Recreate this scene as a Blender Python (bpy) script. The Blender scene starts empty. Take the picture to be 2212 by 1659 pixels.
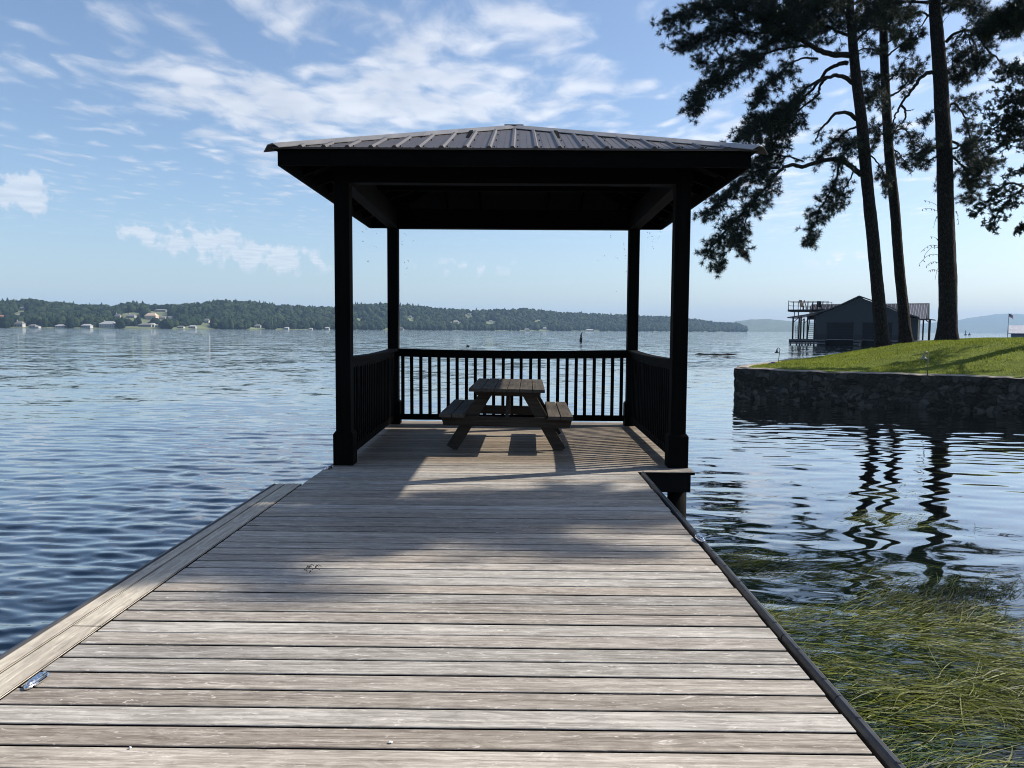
import bpy, math, random
import numpy as np
from mathutils import Vector, Matrix, noise as mnoise

random.seed(7)
RNG = np.random.default_rng(11)
R = math.radians
S = bpy.context.scene

# ------------------------------------------------------------------ camera
F, CX, CY, EYE = 1661.0, 1106.0, 829.5, 1.45
YAW, PITCH, ROLL = R(0.45), R(4.03), R(0.39)
_f = np.array([-math.sin(YAW)*math.cos(PITCH), math.cos(YAW)*math.cos(PITCH), -math.sin(PITCH)])
_r0 = np.array([math.cos(YAW), math.sin(YAW), 0.0])
_u0 = np.cross(_r0, _f)
_r = _r0*math.cos(ROLL) + _u0*math.sin(ROLL)
_u = np.cross(_r, _f)
cam_d = bpy.data.cameras.new('camera')
cam = bpy.data.objects.new('camera', cam_d)
S.collection.objects.link(cam)
cam.matrix_world = Matrix(((_r[0], _u[0], -_f[0], 0), (_r[1], _u[1], -_f[1], 0), (_r[2], _u[2], -_f[2], EYE), (0, 0, 0, 1)))
cam_d.sensor_width = 36.0
cam_d.lens = F/2212*36
cam_d.clip_start = 0.05
cam_d.clip_end = 60000
S.camera = cam

def at(x, y, Y):                      # a direction seen in the photograph, met at depth Y
    d = _f + _r*(x-CX)/F - _u*(y-CY)/F
    t = Y/d[1]
    return Vector((float(d[0]*t), Y, float(EYE + d[2]*t)))

# ------------------------------------------------------------------ light
SUN_EL = R(41.0)
SAZ = math.atan2(0.938, 0.346)        # from +Y towards +X
SUN = Vector((math.sin(SAZ)*math.cos(SUN_EL), math.cos(SAZ)*math.cos(SUN_EL), math.sin(SUN_EL)))
sl = bpy.data.lights.new('sun', 'SUN')
sl.energy = 5.0
sl.angle = R(0.53)
sl.color = (1.0, 0.94, 0.85)
so = bpy.data.objects.new('sun', sl)
S.collection.objects.link(so)
so.rotation_euler = SUN.to_track_quat('Z', 'Y').to_euler()
so.location = (30, 10, 30)

S.view_settings.view_transform = 'Standard'
S.view_settings.look = 'None'
S.view_settings.gamma = 1
S.view_settings.use_curve_mapping = False
S.view_settings.exposure = 0.68
S.render.engine = 'CYCLES'
S.cycles.max_bounces = 10
S.cycles.transparent_max_bounces = 16
S.cycles.volume_bounces = 0
S.cycles.caustics_reflective = False
S.cycles.caustics_refractive = False
S.cycles.sample_clamp_indirect = 6
S.cycles.pixel_filter_type = 'BLACKMAN_HARRIS'
S.cycles.filter_width = 1.0
S.cycles.use_denoising = True
S.cycles.use_adaptive_sampling = False

WATER_Z = -0.6

# ------------------------------------------------------------------ node helper
class NT:
    def __init__(s, tree):
        s.t = tree
        s.n = tree.nodes
        s.n.clear()
    def add(s, typ, **kw):
        nd = s.n.new(typ)
        for k, v in kw.items():
            if k.startswith('_'):
                s.put(nd.inputs[int(k[1:])] if k[1:].isdigit() else nd.inputs[k[1:].replace('__', ' ')], v)
            else:
                setattr(nd, k, v)
        return nd
    def put(s, inp, v):
        if isinstance(v, bpy.types.NodeSocket):
            s.t.links.new(v, inp)
        else:
            inp.default_value = v
    def math(s, op, a, b=0.0, c=None, clamp=False):
        nd = s.n.new('ShaderNodeMath'); nd.operation = op; nd.use_clamp = clamp
        s.put(nd.inputs[0], a); s.put(nd.inputs[1], b)
        if c is not None: s.put(nd.inputs[2], c)
        return nd.outputs[0]
    def vmath(s, op, a, b=(0, 0, 0)):
        nd = s.n.new('ShaderNodeVectorMath'); nd.operation = op
        s.put(nd.inputs[0], a); s.put(nd.inputs[1], b)
        return nd.outputs[0]
    def noise(s, vec, scale, detail=4, rough=0.5, dist=0.0, dim='3D', w=None):
        nd = s.n.new('ShaderNodeTexNoise'); nd.noise_dimensions = dim
        if vec is not None: s.put(nd.inputs['Vector'], vec)
        if w is not None: s.put(nd.inputs['W'], w)
        s.put(nd.inputs['Scale'], scale); s.put(nd.inputs['Detail'], detail)
        s.put(nd.inputs['Roughness'], rough); s.put(nd.inputs['Distortion'], dist)
        return nd.outputs[0]
    def ramp(s, fac, stops, interp='LINEAR'):
        nd = s.n.new('ShaderNodeValToRGB'); cr = nd.color_ramp; cr.interpolation = interp
        while len(cr.elements) < len(stops): cr.elements.new(0.5)
        for e, (p, c) in zip(cr.elements, stops):
            e.position = p
            e.color = (c, c, c, 1) if isinstance(c, (int, float)) else (*c, 1)
        s.put(nd.inputs[0], fac)
        return nd.outputs[0]
    def mix(s, fac, a, b, blend='MIX'):
        nd = s.n.new('ShaderNodeMix'); nd.data_type = 'RGBA'; nd.blend_type = blend
        s.put(nd.inputs[0], fac)
        s.put(nd.inputs[6], (*a, 1) if isinstance(a, tuple) and len(a) == 3 else a)
        s.put(nd.inputs[7], (*b, 1) if isinstance(b, tuple) and len(b) == 3 else b)
        return nd.outputs[2]
    def comb(s, x, y, z):
        nd = s.n.new('ShaderNodeCombineXYZ')
        s.put(nd.inputs[0], x); s.put(nd.inputs[1], y); s.put(nd.inputs[2], z)
        return nd.outputs[0]
    def sep(s, v):
        nd = s.n.new('ShaderNodeSeparateXYZ'); s.put(nd.inputs[0], v)
        return nd.outputs
    def smooth(s, v, a, b):
        nd = s.n.new('ShaderNodeMapRange'); nd.interpolation_type = 'SMOOTHSTEP'
        s.put(nd.inputs[0], v); s.put(nd.inputs[1], a); s.put(nd.inputs[2], b)
        return nd.outputs[0]

# ------------------------------------------------------------------ sky
W = bpy.data.worlds.new("World")
S.world = W
W.use_nodes = True
nt = NT(W.node_tree)
sky = nt.add('ShaderNodeTexSky', sky_type='NISHITA', sun_disc=False, sun_elevation=SUN_EL, sun_rotation=SAZ,
             altitude=100, air_density=1.0, dust_density=1.1, ozone_density=3.4)
skyb = nt.mix(1.0, sky.outputs[0], (1.0, 0.975, 0.965), 'MULTIPLY')
d = nt.vmath('NORMALIZE', nt.add('ShaderNodeTexCoord').outputs['Generated'])
dx, dy, dz = nt.sep(d)
az = nt.math('MULTIPLY', nt.math('ARCTAN2', dx, dy), 57.2958)
el = nt.math('MULTIPLY', nt.math('ARCSINE', dz), 57.2958)
zc = nt.math('MAXIMUM', dz, 0.04)
pl = nt.comb(nt.math('DIVIDE', dx, zc), nt.math('DIVIDE', dy, zc), 0.0)
def blob(a, e, sa, se, k=0.0):        # soft patch of sky where the clouds gather
    da = nt.math('SUBTRACT', az, a)
    de = nt.math('SUBTRACT', nt.math('SUBTRACT', el, e), nt.math('MULTIPLY', da, k))
    q = nt.math('ADD', nt.math('POWER', nt.math('DIVIDE', da, sa), 2.0), nt.math('POWER', nt.math('DIVIDE', de, se), 2.0))
    return nt.math('EXPONENT', nt.math('MULTIPLY', q, -1.0))
def total(l):
    o = l[0]
    for q in l[1:]: o = nt.math('ADD', o, q)
    return o
pls = nt.vmath('MULTIPLY', pl, (1.0, 0.72, 1.0))
pw = nt.vmath('ADD', pls, nt.vmath('MULTIPLY', nt.add('ShaderNodeTexNoise', noise_dimensions='2D', _Vector=pls, _Scale=2.5, _Detail=2.0).outputs[1], (0.22, 0.22, 0.0)))
n1 = nt.noise(pw, 1.3, 4, 0.5, 0.0, '2D')
n1b = nt.noise(pw, 8.5, 6, 0.58, 0.0, '2D')
puff = nt.add('ShaderNodeTexVoronoi', voronoi_dimensions='2D', feature='SMOOTH_F1', _Vector=pw, _Scale=4.8, _Smoothness=0.5, _Detail=1.0, _Roughness=0.45).outputs[0]
puff = nt.math('SUBTRACT', 1.0, puff)
n1 = total([nt.math('MULTIPLY', n1, 0.36), nt.math('MULTIPLY', n1b, 0.38), nt.math('MULTIPLY', puff, 0.34)])
def sm(w_, *b_): return nt.math('MULTIPLY', blob(*b_), w_)
m1 = total([sm(.32, -19, 15.4, 8, 2.3, -0.10), sm(.20, -7, 17.5, 6, 2.6), sm(.22, -2, 15.6, 7, 2.2), sm(.16, 4.6, 17.5, 3.6, 1.9), sm(.24, 0.5, 21.8, 5, 2.2),
            sm(.20, -17.5, 20.8, 4.5, 1.8), sm(.14, -26.5, 19.8, 3.5, 1.3), sm(.16, -17, 12, 4, 1.6), sm(.26, 15.5, 13.3, 4.0, 2.0), sm(.16, 18.5, 8.5, 5, 2.6), sm(.10, 8.5, 17, 2, 0.6)])
c1 = nt.math('MULTIPLY', nt.smooth(nt.math('ADD', n1, m1), 0.505, 0.87), 0.86)
c1 = nt.math('MULTIPLY', c1, nt.smooth(el, 4.0, 10.5))
n2 = nt.noise(nt.comb(nt.math('MULTIPLY', az, 0.50), nt.math('MULTIPLY', el, 0.52), 0.0), 1.6, 7, 0.55, 0.0, '2D')
m2 = total([nt.math('MULTIPLY', blob(-32.8, 8.2, 1.7, 1.35), 0.42), nt.math('MULTIPLY', blob(-22.5, 5.9, 2.6, 1.25), 0.33),
            nt.math('MULTIPLY', blob(-17.6, 4.9, 3.4, 1.0, -0.06), 0.37), nt.math('MULTIPLY', blob(-26.5, 6.4, 1.4, 0.7), 0.30),
            nt.math('MULTIPLY', blob(-4, 4.6, 6, 0.9), 0.15), nt.math('MULTIPLY', blob(22, 5, 4, 0.6), 0.16)])
c2 = nt.math('MULTIPLY', nt.smooth(nt.math('ADD', n2, m2), 0.62, 0.80), 0.74)
c2 = nt.math('MULTIPLY', c2, nt.math('MULTIPLY', nt.smooth(m2, 0.03, 0.16), nt.smooth(el, 1.5, 3.5)))
cl = nt.math('MAXIMUM', c1, c2)
cl = nt.math('MULTIPLY', cl, 0.86)
shade = nt.ramp(nt.noise(pl, 3.1, 3, 0.5, 0.0, '2D'), [(0.3, (6.2, 6.5, 7.2)), (0.7, (8.2, 8.3, 8.6))])
# brighter towards the sun
glow = nt.smooth(az, -35.0, 60.0)
shade = nt.mix(1.0, shade, nt.ramp(glow, [(0.0, 0.72), (1.0, 1.0)]), 'MULTIPLY')
skyc = nt.mix(cl, skyb, shade)
bg = nt.add('ShaderNodeBackground', _Color=skyc, _Strength=0.103)
nt.t.links.new(bg.outputs[0], nt.add('ShaderNodeOutputWorld').inputs[0])

# ------------------------------------------------------------------ mesh helpers
COL = S.collection
class MB:
    def __init__(s):
        s.v, s.f, s.n, s.m = [], [], 0, []
    def add(s, V, Fc, mi=0):
        V = np.asarray(V, float).reshape(-1, 3)
        for f in Fc:
            s.f.append([i+s.n for i in f]); s.m.append(mi)
        s.v.append(V); s.n += len(V)
        return s
    def box(s, c, d, mi=0, rz=0.0):
        h = np.array(d)/2
        V = np.array([(x, y, z) for z in (-1, 1) for y in (-1, 1) for x in (-1, 1)])*h
        if rz:
            cr, sr = math.cos(rz), math.sin(rz)
            V = np.stack([V[:, 0]*cr-V[:, 1]*sr, V[:, 0]*sr+V[:, 1]*cr, V[:, 2]], 1)
        return s.add(V+np.array(c), [(0, 2, 3, 1), (4, 5, 7, 6), (0, 1, 5, 4), (2, 6, 7, 3), (0, 4, 6, 2), (1, 3, 7, 5)], mi)
    def bb(s, x0, x1, y0, y1, z0, z1, mi=0):
        return s.box(((x0+x1)/2, (y0+y1)/2, (z0+z1)/2), (x1-x0, y1-y0, z1-z0), mi)
    def bar(s, p, q, w, h, up=(0, 0, 1), mi=0):       # straight bar, w across and h along 'up'
        p, q = Vector(p), Vector(q)
        d = (q-p).normalized(); upv = Vector(up)
        a = d.cross(upv)
        if a.length < 1e-5: a = d.cross(Vector((0, 1, 0)))
        a.normalize(); b = a.cross(d)
        V = [tuple(e+a*(i*w/2)+b*(j*h/2)) for e in (p, q) for i, j in ((-1, -1), (1, -1), (1, 1), (-1, 1))]
        return s.add(V, [(0, 1, 2, 3), (7, 6, 5, 4), (0, 4, 5, 1), (1, 5, 6, 2), (2, 6, 7, 3), (3, 7, 4, 0)], mi)
    def tube(s, pts, rad, n=8, mi=0, wob=0.0):
        pts = [Vector(p) for p in pts]; k = len(pts)
        if isinstance(rad, (int, float)): rad = [rad]*k
        V, Fc = [], []
        ref = Vector((0.31, 0.17, 0.93))
        d0 = (pts[-1]-pts[0]).normalized()
        if abs(d0.dot(ref)) > 0.9: ref = Vector((1, 0.1, 0))
        for i, p in enumerate(pts):
            d = (pts[min(i+1, k-1)]-pts[max(i-1, 0)])
            d = d.normalized() if d.length > 1e-9 else d0
            a = d.cross(ref).normalized(); b = a.cross(d)
            for j in range(n):
                t = 2*math.pi*j/n
                r = rad[i]*(1+wob*(random.random()-.5))
                V.append(tuple(p+a*(r*math.cos(t))+b*(r*math.sin(t))))
        for i in range(k-1):
            for j in range(n):
                Fc.append((i*n+j, i*n+(j+1) % n, (i+1)*n+(j+1) % n, (i+1)*n+j))
        Fc.append(tuple(range(n-1, -1, -1))); Fc.append(tuple((k-1)*n+j for j in range(n)))
        return s.add(V, Fc, mi)
    def prism(s, poly, off, mi=0):                      # polygon (3-D points) extruded by off
        P = np.array(poly, float); o = np.array(off, float); n = len(P)
        Fc = [tuple(range(n)), tuple(range(2*n-1, n-1, -1))]
        Fc += [(i, i+n, (i+1) % n+n, (i+1) % n) for i in range(n)]
        return s.add(np.vstack([P, P+o]), Fc, mi)
    def build(s, name, mat, parent=None, smooth=False, bevel=0.0, xf=None):
        V = np.vstack(s.v)
        if xf is not None:
            M = np.array(xf); V = V@M[:3, :3].T+M[:3, 3]
        me = bpy.data.meshes.new(name)
        me.from_pydata(V.tolist(), [], s.f)
        return finish(me, name, mat, parent, smooth, bevel, s.m)

def finish(me, name, mat, parent=None, smooth=False, bevel=0.0, mi=None):
    for m in (mat if isinstance(mat, (list, tuple)) else [mat]): me.materials.append(m)
    if mi is not None and any(mi): me.polygons.foreach_set('material_index', mi)
    if smooth: me.polygons.foreach_set('use_smooth', [True]*len(me.polygons))
    me.update()
    o = bpy.data.objects.new(name, me); COL.objects.link(o)
    if parent is not None: o.parent = parent
    if bevel:
        b = o.modifiers.new('bevel', 'BEVEL'); b.width = bevel; b.segments = 2; b.limit_method = 'ANGLE'
    return o

def np_mesh(name, V, Fc, mat, parent=None, smooth=False, mi=None):
    V = np.ascontiguousarray(V, np.float32); Fc = np.ascontiguousarray(Fc, np.int32)
    k = Fc.shape[1]
    me = bpy.data.meshes.new(name)
    me.vertices.add(len(V)); me.vertices.foreach_set('co', V.ravel())
    me.loops.add(Fc.size); me.loops.foreach_set('vertex_index', Fc.ravel())
    me.polygons.add(len(Fc))
    me.polygons.foreach_set('loop_start', np.arange(0, Fc.size, k, dtype=np.int32))
    for m in (mat if isinstance(mat, (list, tuple)) else [mat]): me.materials.append(m)
    if mi is not None: me.polygons.foreach_set('material_index', np.asarray(mi, np.int32))
    if smooth: me.polygons.foreach_set('use_smooth', np.ones(len(Fc), bool))
    me.update(calc_edges=True); me.validate()
    o = bpy.data.objects.new(name, me); COL.objects.link(o)
    if parent is not None: o.parent = parent
    return o

def thing(name, label, cat, loc=(0, 0, 0), group=None, rz=0.0):
    o = bpy.data.objects.new(name, None); COL.objects.link(o)
    o.location = loc; o.rotation_euler = (0, 0, rz)
    return tag(o, label, cat, group)
def tag(o, label, cat, group=None):
    o['label'] = label; o['category'] = cat
    if group: o['group'] = group
    return o
def kind(o, k):
    o['kind'] = k
    return o
def copy_tree(o, parent=None):
    c = o.copy(); COL.objects.link(c)
    if parent is not None:
        c.parent = parent
    for ch in list(o.children): copy_tree(ch, c)
    return c

# ------------------------------------------------------------------ materials
def new_mat(name):
    m = bpy.data.materials.new(name); m.use_nodes = True
    t = NT(m.node_tree)
    return m, t, t.add('ShaderNodeOutputMaterial')
def principled(t, out, **kw):
    p = t.add('ShaderNodeBsdfPrincipled')
    for k, v in kw.items():
        i = p.inputs[k.replace('_', ' ')]
        t.put(i, (*v, 1) if isinstance(v, tuple) and len(v) == 3 and i.type == 'RGBA' else v)
    t.t.links.new(p.outputs[0], out.inputs[0])
    return p
def bump(t, h, strength=0.3, dist=0.01):
    return t.add('ShaderNodeBump', _Height=h, _Strength=strength, _Distance=dist).outputs[0]
def simple(name, col, rough=0.6, metal=0.0, var=0.25, scale=6.0, bmp=0.0, spec=0.5, stretch=(1, 1, 1)):
    m, t, o = new_mat(name)
    pos = t.add('ShaderNodeTexCoord').outputs['Object']
    pos = t.vmath('MULTIPLY', pos, stretch)
    n = t.noise(pos, scale, 5, 0.6)
    lo = tuple(c*(1-var) for c in col); hi = tuple(min(1, c*(1+var)) for c in col)
    c = t.ramp(n, [(0.3, lo), (0.7, hi)])
    kw = dict(Base_Color=c, Roughness=rough, Metallic=metal)
    p = principled(t, o, **kw)
    p.inputs['Specular IOR Level'].default_value = spec
    if bmp: t.put(p.inputs['Normal'], bump(t, n, bmp, 0.01))
    return m

def deck_wood(name, along, pitch, y0, lo, mid, hi, bright=1.0):
    """weathered deck planks; along = 0 boards run in x, 1 in y"""
    m, t, o = new_mat(name)
    pos = t.add('ShaderNodeTexCoord').outputs['Object']
    x, y, z = t.sep(pos)
    u, v = (x, y) if along == 0 else (y, x)
    bid = t.math('FLOOR', t.math('DIVIDE', t.math('SUBTRACT', v, y0), pitch))
    wn = t.add('ShaderNodeTexWhiteNoise', noise_dimensions='1D', _W=bid)
    rnd = wn.outputs[0]
    wn2 = t.add('ShaderNodeTexWhiteNoise', noise_dimensions='1D', _W=t.math('ADD', bid, 71.3)).outputs[0]
    off = t.math('MULTIPLY', bid, 7.31)
    wob = t.noise(t.comb(t.math('MULTIPLY', u, 1.1), t.math('MULTIPLY', v, 5), off), 1.0, 3, 0.5)
    vv = t.math('ADD', v, t.math('MULTIPLY', wob, 0.05))
    g1 = t.noise(t.comb(t.math('MULTIPLY', u, 1.6), t.math('MULTIPLY', vv, 55), off), 1.0, 7, 0.66)
    g2 = t.noise(t.comb(t.math('MULTIPLY', u, 9), t.math('MULTIPLY', vv, 330), off), 1.0, 3, 0.6)
    blotch = t.noise(t.comb(t.math('MULTIPLY', u, 5.0), t.math('MULTIPLY', v, 16), off), 1.0, 8, 0.68, 1.6)
    big = t.noise(t.comb(t.math('MULTIPLY', u, 0.5), t.math('MULTIPLY', v, 0.7), 2.0), 1.0, 3, 0.5)
    k = t.math('ADD', t.math('MULTIPLY', g1, 0.52), t.math('MULTIPLY', g2, 0.32))
    k = t.math('ADD', k, t.math('MULTIPLY', blotch, 0.40))
    k = t.math('SUBTRACT', k, 0.10)
    k = t.math('ADD', k, t.math('MULTIPLY', t.math('SUBTRACT', rnd, 0.5), 0.12))
    k = t.math('ADD', k, t.math('MULTIPLY', t.math('SUBTRACT', big, 0.5), 0.16))
    col = t.ramp(k, [(0.37, lo), (0.52, mid), (0.68, hi)])
    warm = t.mix(wn2, (1.06, 1.0, 0.92), (0.97, 1.0, 1.01))
    col = t.mix(1.0, col, warm, 'MULTIPLY')
    # pale scuffs and dark checks
    sc = t.noise(t.comb(t.math('MULTIPLY', u, 7), t.math('MULTIPLY', v, 30), off), 1.0, 6, 0.7, 2.2)
    col = t.mix(t.math('MULTIPLY', t.smooth(sc, 0.57, 0.68), 0.55), col, tuple(min(0.75, c*1.45) for c in hi))
    dk = t.noise(t.comb(t.math('MULTIPLY', u, 3.2), t.math('MULTIPLY', vv, 120), off), 1.0, 4, 0.6)
    col = t.mix(t.math('MULTIPLY', t.smooth(dk, 0.63, 0.72), 0.5), col, tuple(c*0.45 for c in lo))
    st = t.noise(t.comb(t.math('MULTIPLY', u, 1.6), t.math('MULTIPLY', v, 7), t.math('ADD', off, 31.0)), 1.0, 4, 0.6, 0.6)
    col = t.mix(t.math('MULTIPLY', t.smooth(st, 0.67, 0.74), 0.45), col, tuple(c*0.5 for c in lo))
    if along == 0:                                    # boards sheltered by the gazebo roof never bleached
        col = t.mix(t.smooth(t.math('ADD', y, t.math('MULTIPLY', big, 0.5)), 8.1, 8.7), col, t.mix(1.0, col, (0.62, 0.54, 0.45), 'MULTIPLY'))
    p = principled(t, o, Base_Color=col, Roughness=t.math('ADD', 0.55, t.math('MULTIPLY', g1, 0.25)))
    p.inputs['Specular IOR Level'].default_value = 0.35
    t.put(p.inputs['Normal'], bump(t, t.math('ADD', g1, t.math('MULTIPLY', g2, 0.6)), 0.35, 0.004))
    return m

def stained(name, col, rough=0.8, stretch=(30, 30, 1.5), var=0.5):
    m, t, o = new_mat(name)
    pos = t.add('ShaderNodeTexCoord').outputs['Object']
    g = t.noise(t.vmath('MULTIPLY', pos, stretch), 1.0, 6, 0.6, 0.3)
    b = t.noise(pos, 1.7, 4, 0.6)
    k = t.math('ADD', t.math('MULTIPLY', g, 0.6), t.math('MULTIPLY', b, 0.4))
    c = t.ramp(k, [(0.35, tuple(q*(1-var) for q in col)), (0.65, tuple(q*(1+var) for q in col))])
    p = principled(t, o, Base_Color=c, Roughness=rough)
    p.inputs['Specular IOR Level'].default_value = 0.04
    t.put(p.inputs['Normal'], bump(t, g, 0.25, 0.004))
    return m

PITCH_B = 0.1425
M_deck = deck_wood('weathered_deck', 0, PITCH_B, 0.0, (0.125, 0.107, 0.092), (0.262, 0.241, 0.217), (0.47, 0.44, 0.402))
M_strip = deck_wood('pale_edge_board', 1, 5.0, -3.0, (0.19, 0.174, 0.15), (0.33, 0.308, 0.27), (0.56, 0.53, 0.46))
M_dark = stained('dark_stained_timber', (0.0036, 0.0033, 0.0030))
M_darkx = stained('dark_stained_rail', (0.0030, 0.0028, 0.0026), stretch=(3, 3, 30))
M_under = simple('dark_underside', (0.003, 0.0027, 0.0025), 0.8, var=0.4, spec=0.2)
M_gap = simple('dark_board_edge', (0.012, 0.010, 0.009), 0.95, var=0.4, spec=0.0)
M_table = stained('weathered_table_wood', (0.066, 0.057, 0.047), 0.7, (40, 2, 40))
M_tablex = stained('weathered_table_wood_cross', (0.044, 0.035, 0.027), 0.7, (2, 40, 40))
M_rubber = simple('black_rubber', (0.030, 0.030, 0.033), 0.42, var=0.35, scale=9, bmp=0.1)
M_chrome = simple('polished_metal', (0.75, 0.76, 0.78), 0.10, 1.0, var=0.06, scale=30)
M_pile = simple('wet_pile', (0.007, 0.006, 0.005), 0.7, var=0.5, scale=8, bmp=0.3, stretch=(8, 8, 0.8), spec=0.08)

def metal_roof(name, col, rough=0.34):
    m, t, o = new_mat(name)
    pos = t.add('ShaderNodeTexCoord').outputs['Object']
    a = t.noise(t.vmath('MULTIPLY', pos, (9, 1.2, 1.2)), 1.0, 5, 0.6)
    b = t.noise(pos, 2.2, 4, 0.6)
    k = t.math('ADD', t.math('MULTIPLY', a, 0.6), t.math('MULTIPLY', b, 0.4))
    c = t.ramp(k, [(0.3, tuple(q*0.65 for q in col)), (0.7, tuple(q*1.35 for q in col))])
    p = principled(t, o, Base_Color=c, Roughness=t.math('ADD', rough-0.08, t.math('MULTIPLY', b, 0.2)), Metallic=0.0)
    p.inputs['Specular IOR Level'].default_value = 0.6
    return m
M_roof = metal_roof('brown_metal_roof', (0.052, 0.042, 0.037), 0.45)
M_cap = metal_roof('ridge_cap_metal', (0.20, 0.185, 0.17), 0.3)
M_screw = simple('screw_head', (0.01, 0.01, 0.01), 0.6)

def bark():
    m, t, o = new_mat('pine_bark')
    pos = t.add('ShaderNodeTexCoord').outputs['Object']
    q = t.vmath('MULTIPLY', pos, (1, 1, 0.28))
    nz = t.noise(q, 6.0, 4, 0.6)
    vv = t.vmath('ADD', q, t.vmath('MULTIPLY', t.comb(nz, nz, nz), (0.16, 0.16, 0.16)))
    v = t.add('ShaderNodeTexVoronoi', feature='DISTANCE_TO_EDGE', _Vector=vv, _Scale=17.0).outputs[0]
    n = t.noise(q, 22, 6, 0.65)
    h = t.math('ADD', t.math('MULTIPLY', t.smooth(v, 0.0, 0.22), 0.45), t.math('MULTIPLY', n, 0.65))
    c = t.ramp(h, [(0.15, (0.006, 0.005, 0.004)), (0.62, (0.020, 0.016, 0.013)), (1.0, (0.060, 0.050, 0.042))])
    p = principled(t, o, Base_Color=c, Roughness=0.9)
    p.inputs['Specular IOR Level'].default_value = 0.2
    t.put(p.inputs['Normal'], bump(t, h, 1.0, 0.05))
    return m
M_bark = bark()
def leaf_mat(name, a, b, trans=0.35, rough=0.5, c3=None, spec=0.25):
    m, t, o = new_mat(name)
    r = t.add('ShaderNodeNewGeometry').outputs['Random Per Island']
    pos = t.add('ShaderNodeTexCoord').outputs['Object']
    n = t.noise(pos, 0.55, 3, 0.5)
    k = t.math('ADD', t.math('MULTIPLY', r, 0.5), t.math('MULTIPLY', n, 0.5))
    st = [(0.25, a), (0.75, b)]
    if c3: st.append((0.93, c3))
    c = t.ramp(k, st)
    p = t.add('ShaderNodeBsdfPrincipled', _Base__Color=c, _Roughness=rough)
    p.inputs['Specular IOR Level'].default_value = spec
    tr = t.add('ShaderNodeBsdfTranslucent', _Color=c)
    mx = t.add('ShaderNodeMixShader', _0=trans)
    t.t.links.new(p.outputs[0], mx.inputs[1]); t.t.links.new(tr.outputs[0], mx.inputs[2])
    t.t.links.new(mx.outputs[0], o.inputs[0])
    return m
M_needle = leaf_mat('pine_needles', (0.008, 0.016, 0.010), (0.022, 0.038, 0.018), 0.15)
M_needle2 = leaf_mat('pine_needles_sun_tint', (0.022, 0.036, 0.016), (0.065, 0.075, 0.028), 0.25)  # for sunlit tufts: sunshine put into a lighter, browner needle colour
M_leaf = leaf_mat('broad_leaves', (0.008, 0.018, 0.010), (0.020, 0.038, 0.018), 0.2)
M_grass = leaf_mat('lawn_grass', (0.055, 0.085, 0.010), (0.27, 0.30, 0.045), 0.5, 0.6)  # wide tone range: tree shade bands put into the grass colour
M_weed = leaf_mat('water_weed', (0.012, 0.020, 0.003), (0.16, 0.18, 0.018), 0.3, 0.5, (0.36, 0.34, 0.09), 0.15)

# ------------------------------------------------------------------ water
wr = np.random.default_rng(5)
NW = 84
w_len = np.exp(wr.uniform(math.log(0.11), math.log(1.7), NW))
w_ang = R(-92) + wr.normal(0, 0.33, NW)            # waves roll towards the dock
w_ang2 = R(-80) + wr.normal(0, 0.5, NW)
w_ph = wr.uniform(0, 2*math.pi, NW)
w_k = 2*math.pi/w_len
w_amp = w_len**0.62*np.exp(-(w_len/1.0)**2)
w_amp *= 0.118/np.sqrt(np.sum((w_amp*w_k)**2)/2)     # rms slope
def smoothstep(x, a, b):
    t = np.clip((x-a)/(b-a), 0, 1)
    return t*t*(3-2*t)
def shelter(x, y):                                  # 1 in the cove behind the dock, 0 on the open lake
    return smoothstep(x, 0.5, 3.5)*(1-smoothstep(y-0.55*x, 13, 30))
def water_h(x, y, dr=None):
    x = np.asarray(x, float); y = np.asarray(y, float)
    sh = shelter(x, y)
    gust = 0.75+0.35*np.sin(x*0.11+y*0.05+1.0)*np.sin(y*0.16-x*0.07)+0.2*np.sin(x*0.5+2)*np.sin(y*0.37+x*.2)
    h = np.zeros_like(x)
    for L, a, k, t1, t2, ph in zip(w_len, w_amp, w_k, w_ang, w_ang2, w_ph):
        th = t1
        s = a*np.sin(k*(x*math.cos(th)+y*math.sin(th))+ph+0.35*np.sin(x*0.7+ph*3))
        if L < 0.30: damp, dfar = 0.03, 0.5
        elif L < 0.6: damp, dfar = 0.28, 0.5
        else: damp, dfar = 0.62, 0.5
        fy = smoothstep(y, 9.5, 16.0)
        amp = gust*(1-sh)+(damp*(1-fy)+dfar*fy)*sh
        if dr is not None: amp = amp*smoothstep(L/np.maximum(dr, 1e-6), 2.5, 5.0)
        h += s*amp
    return WATER_Z+h

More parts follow.
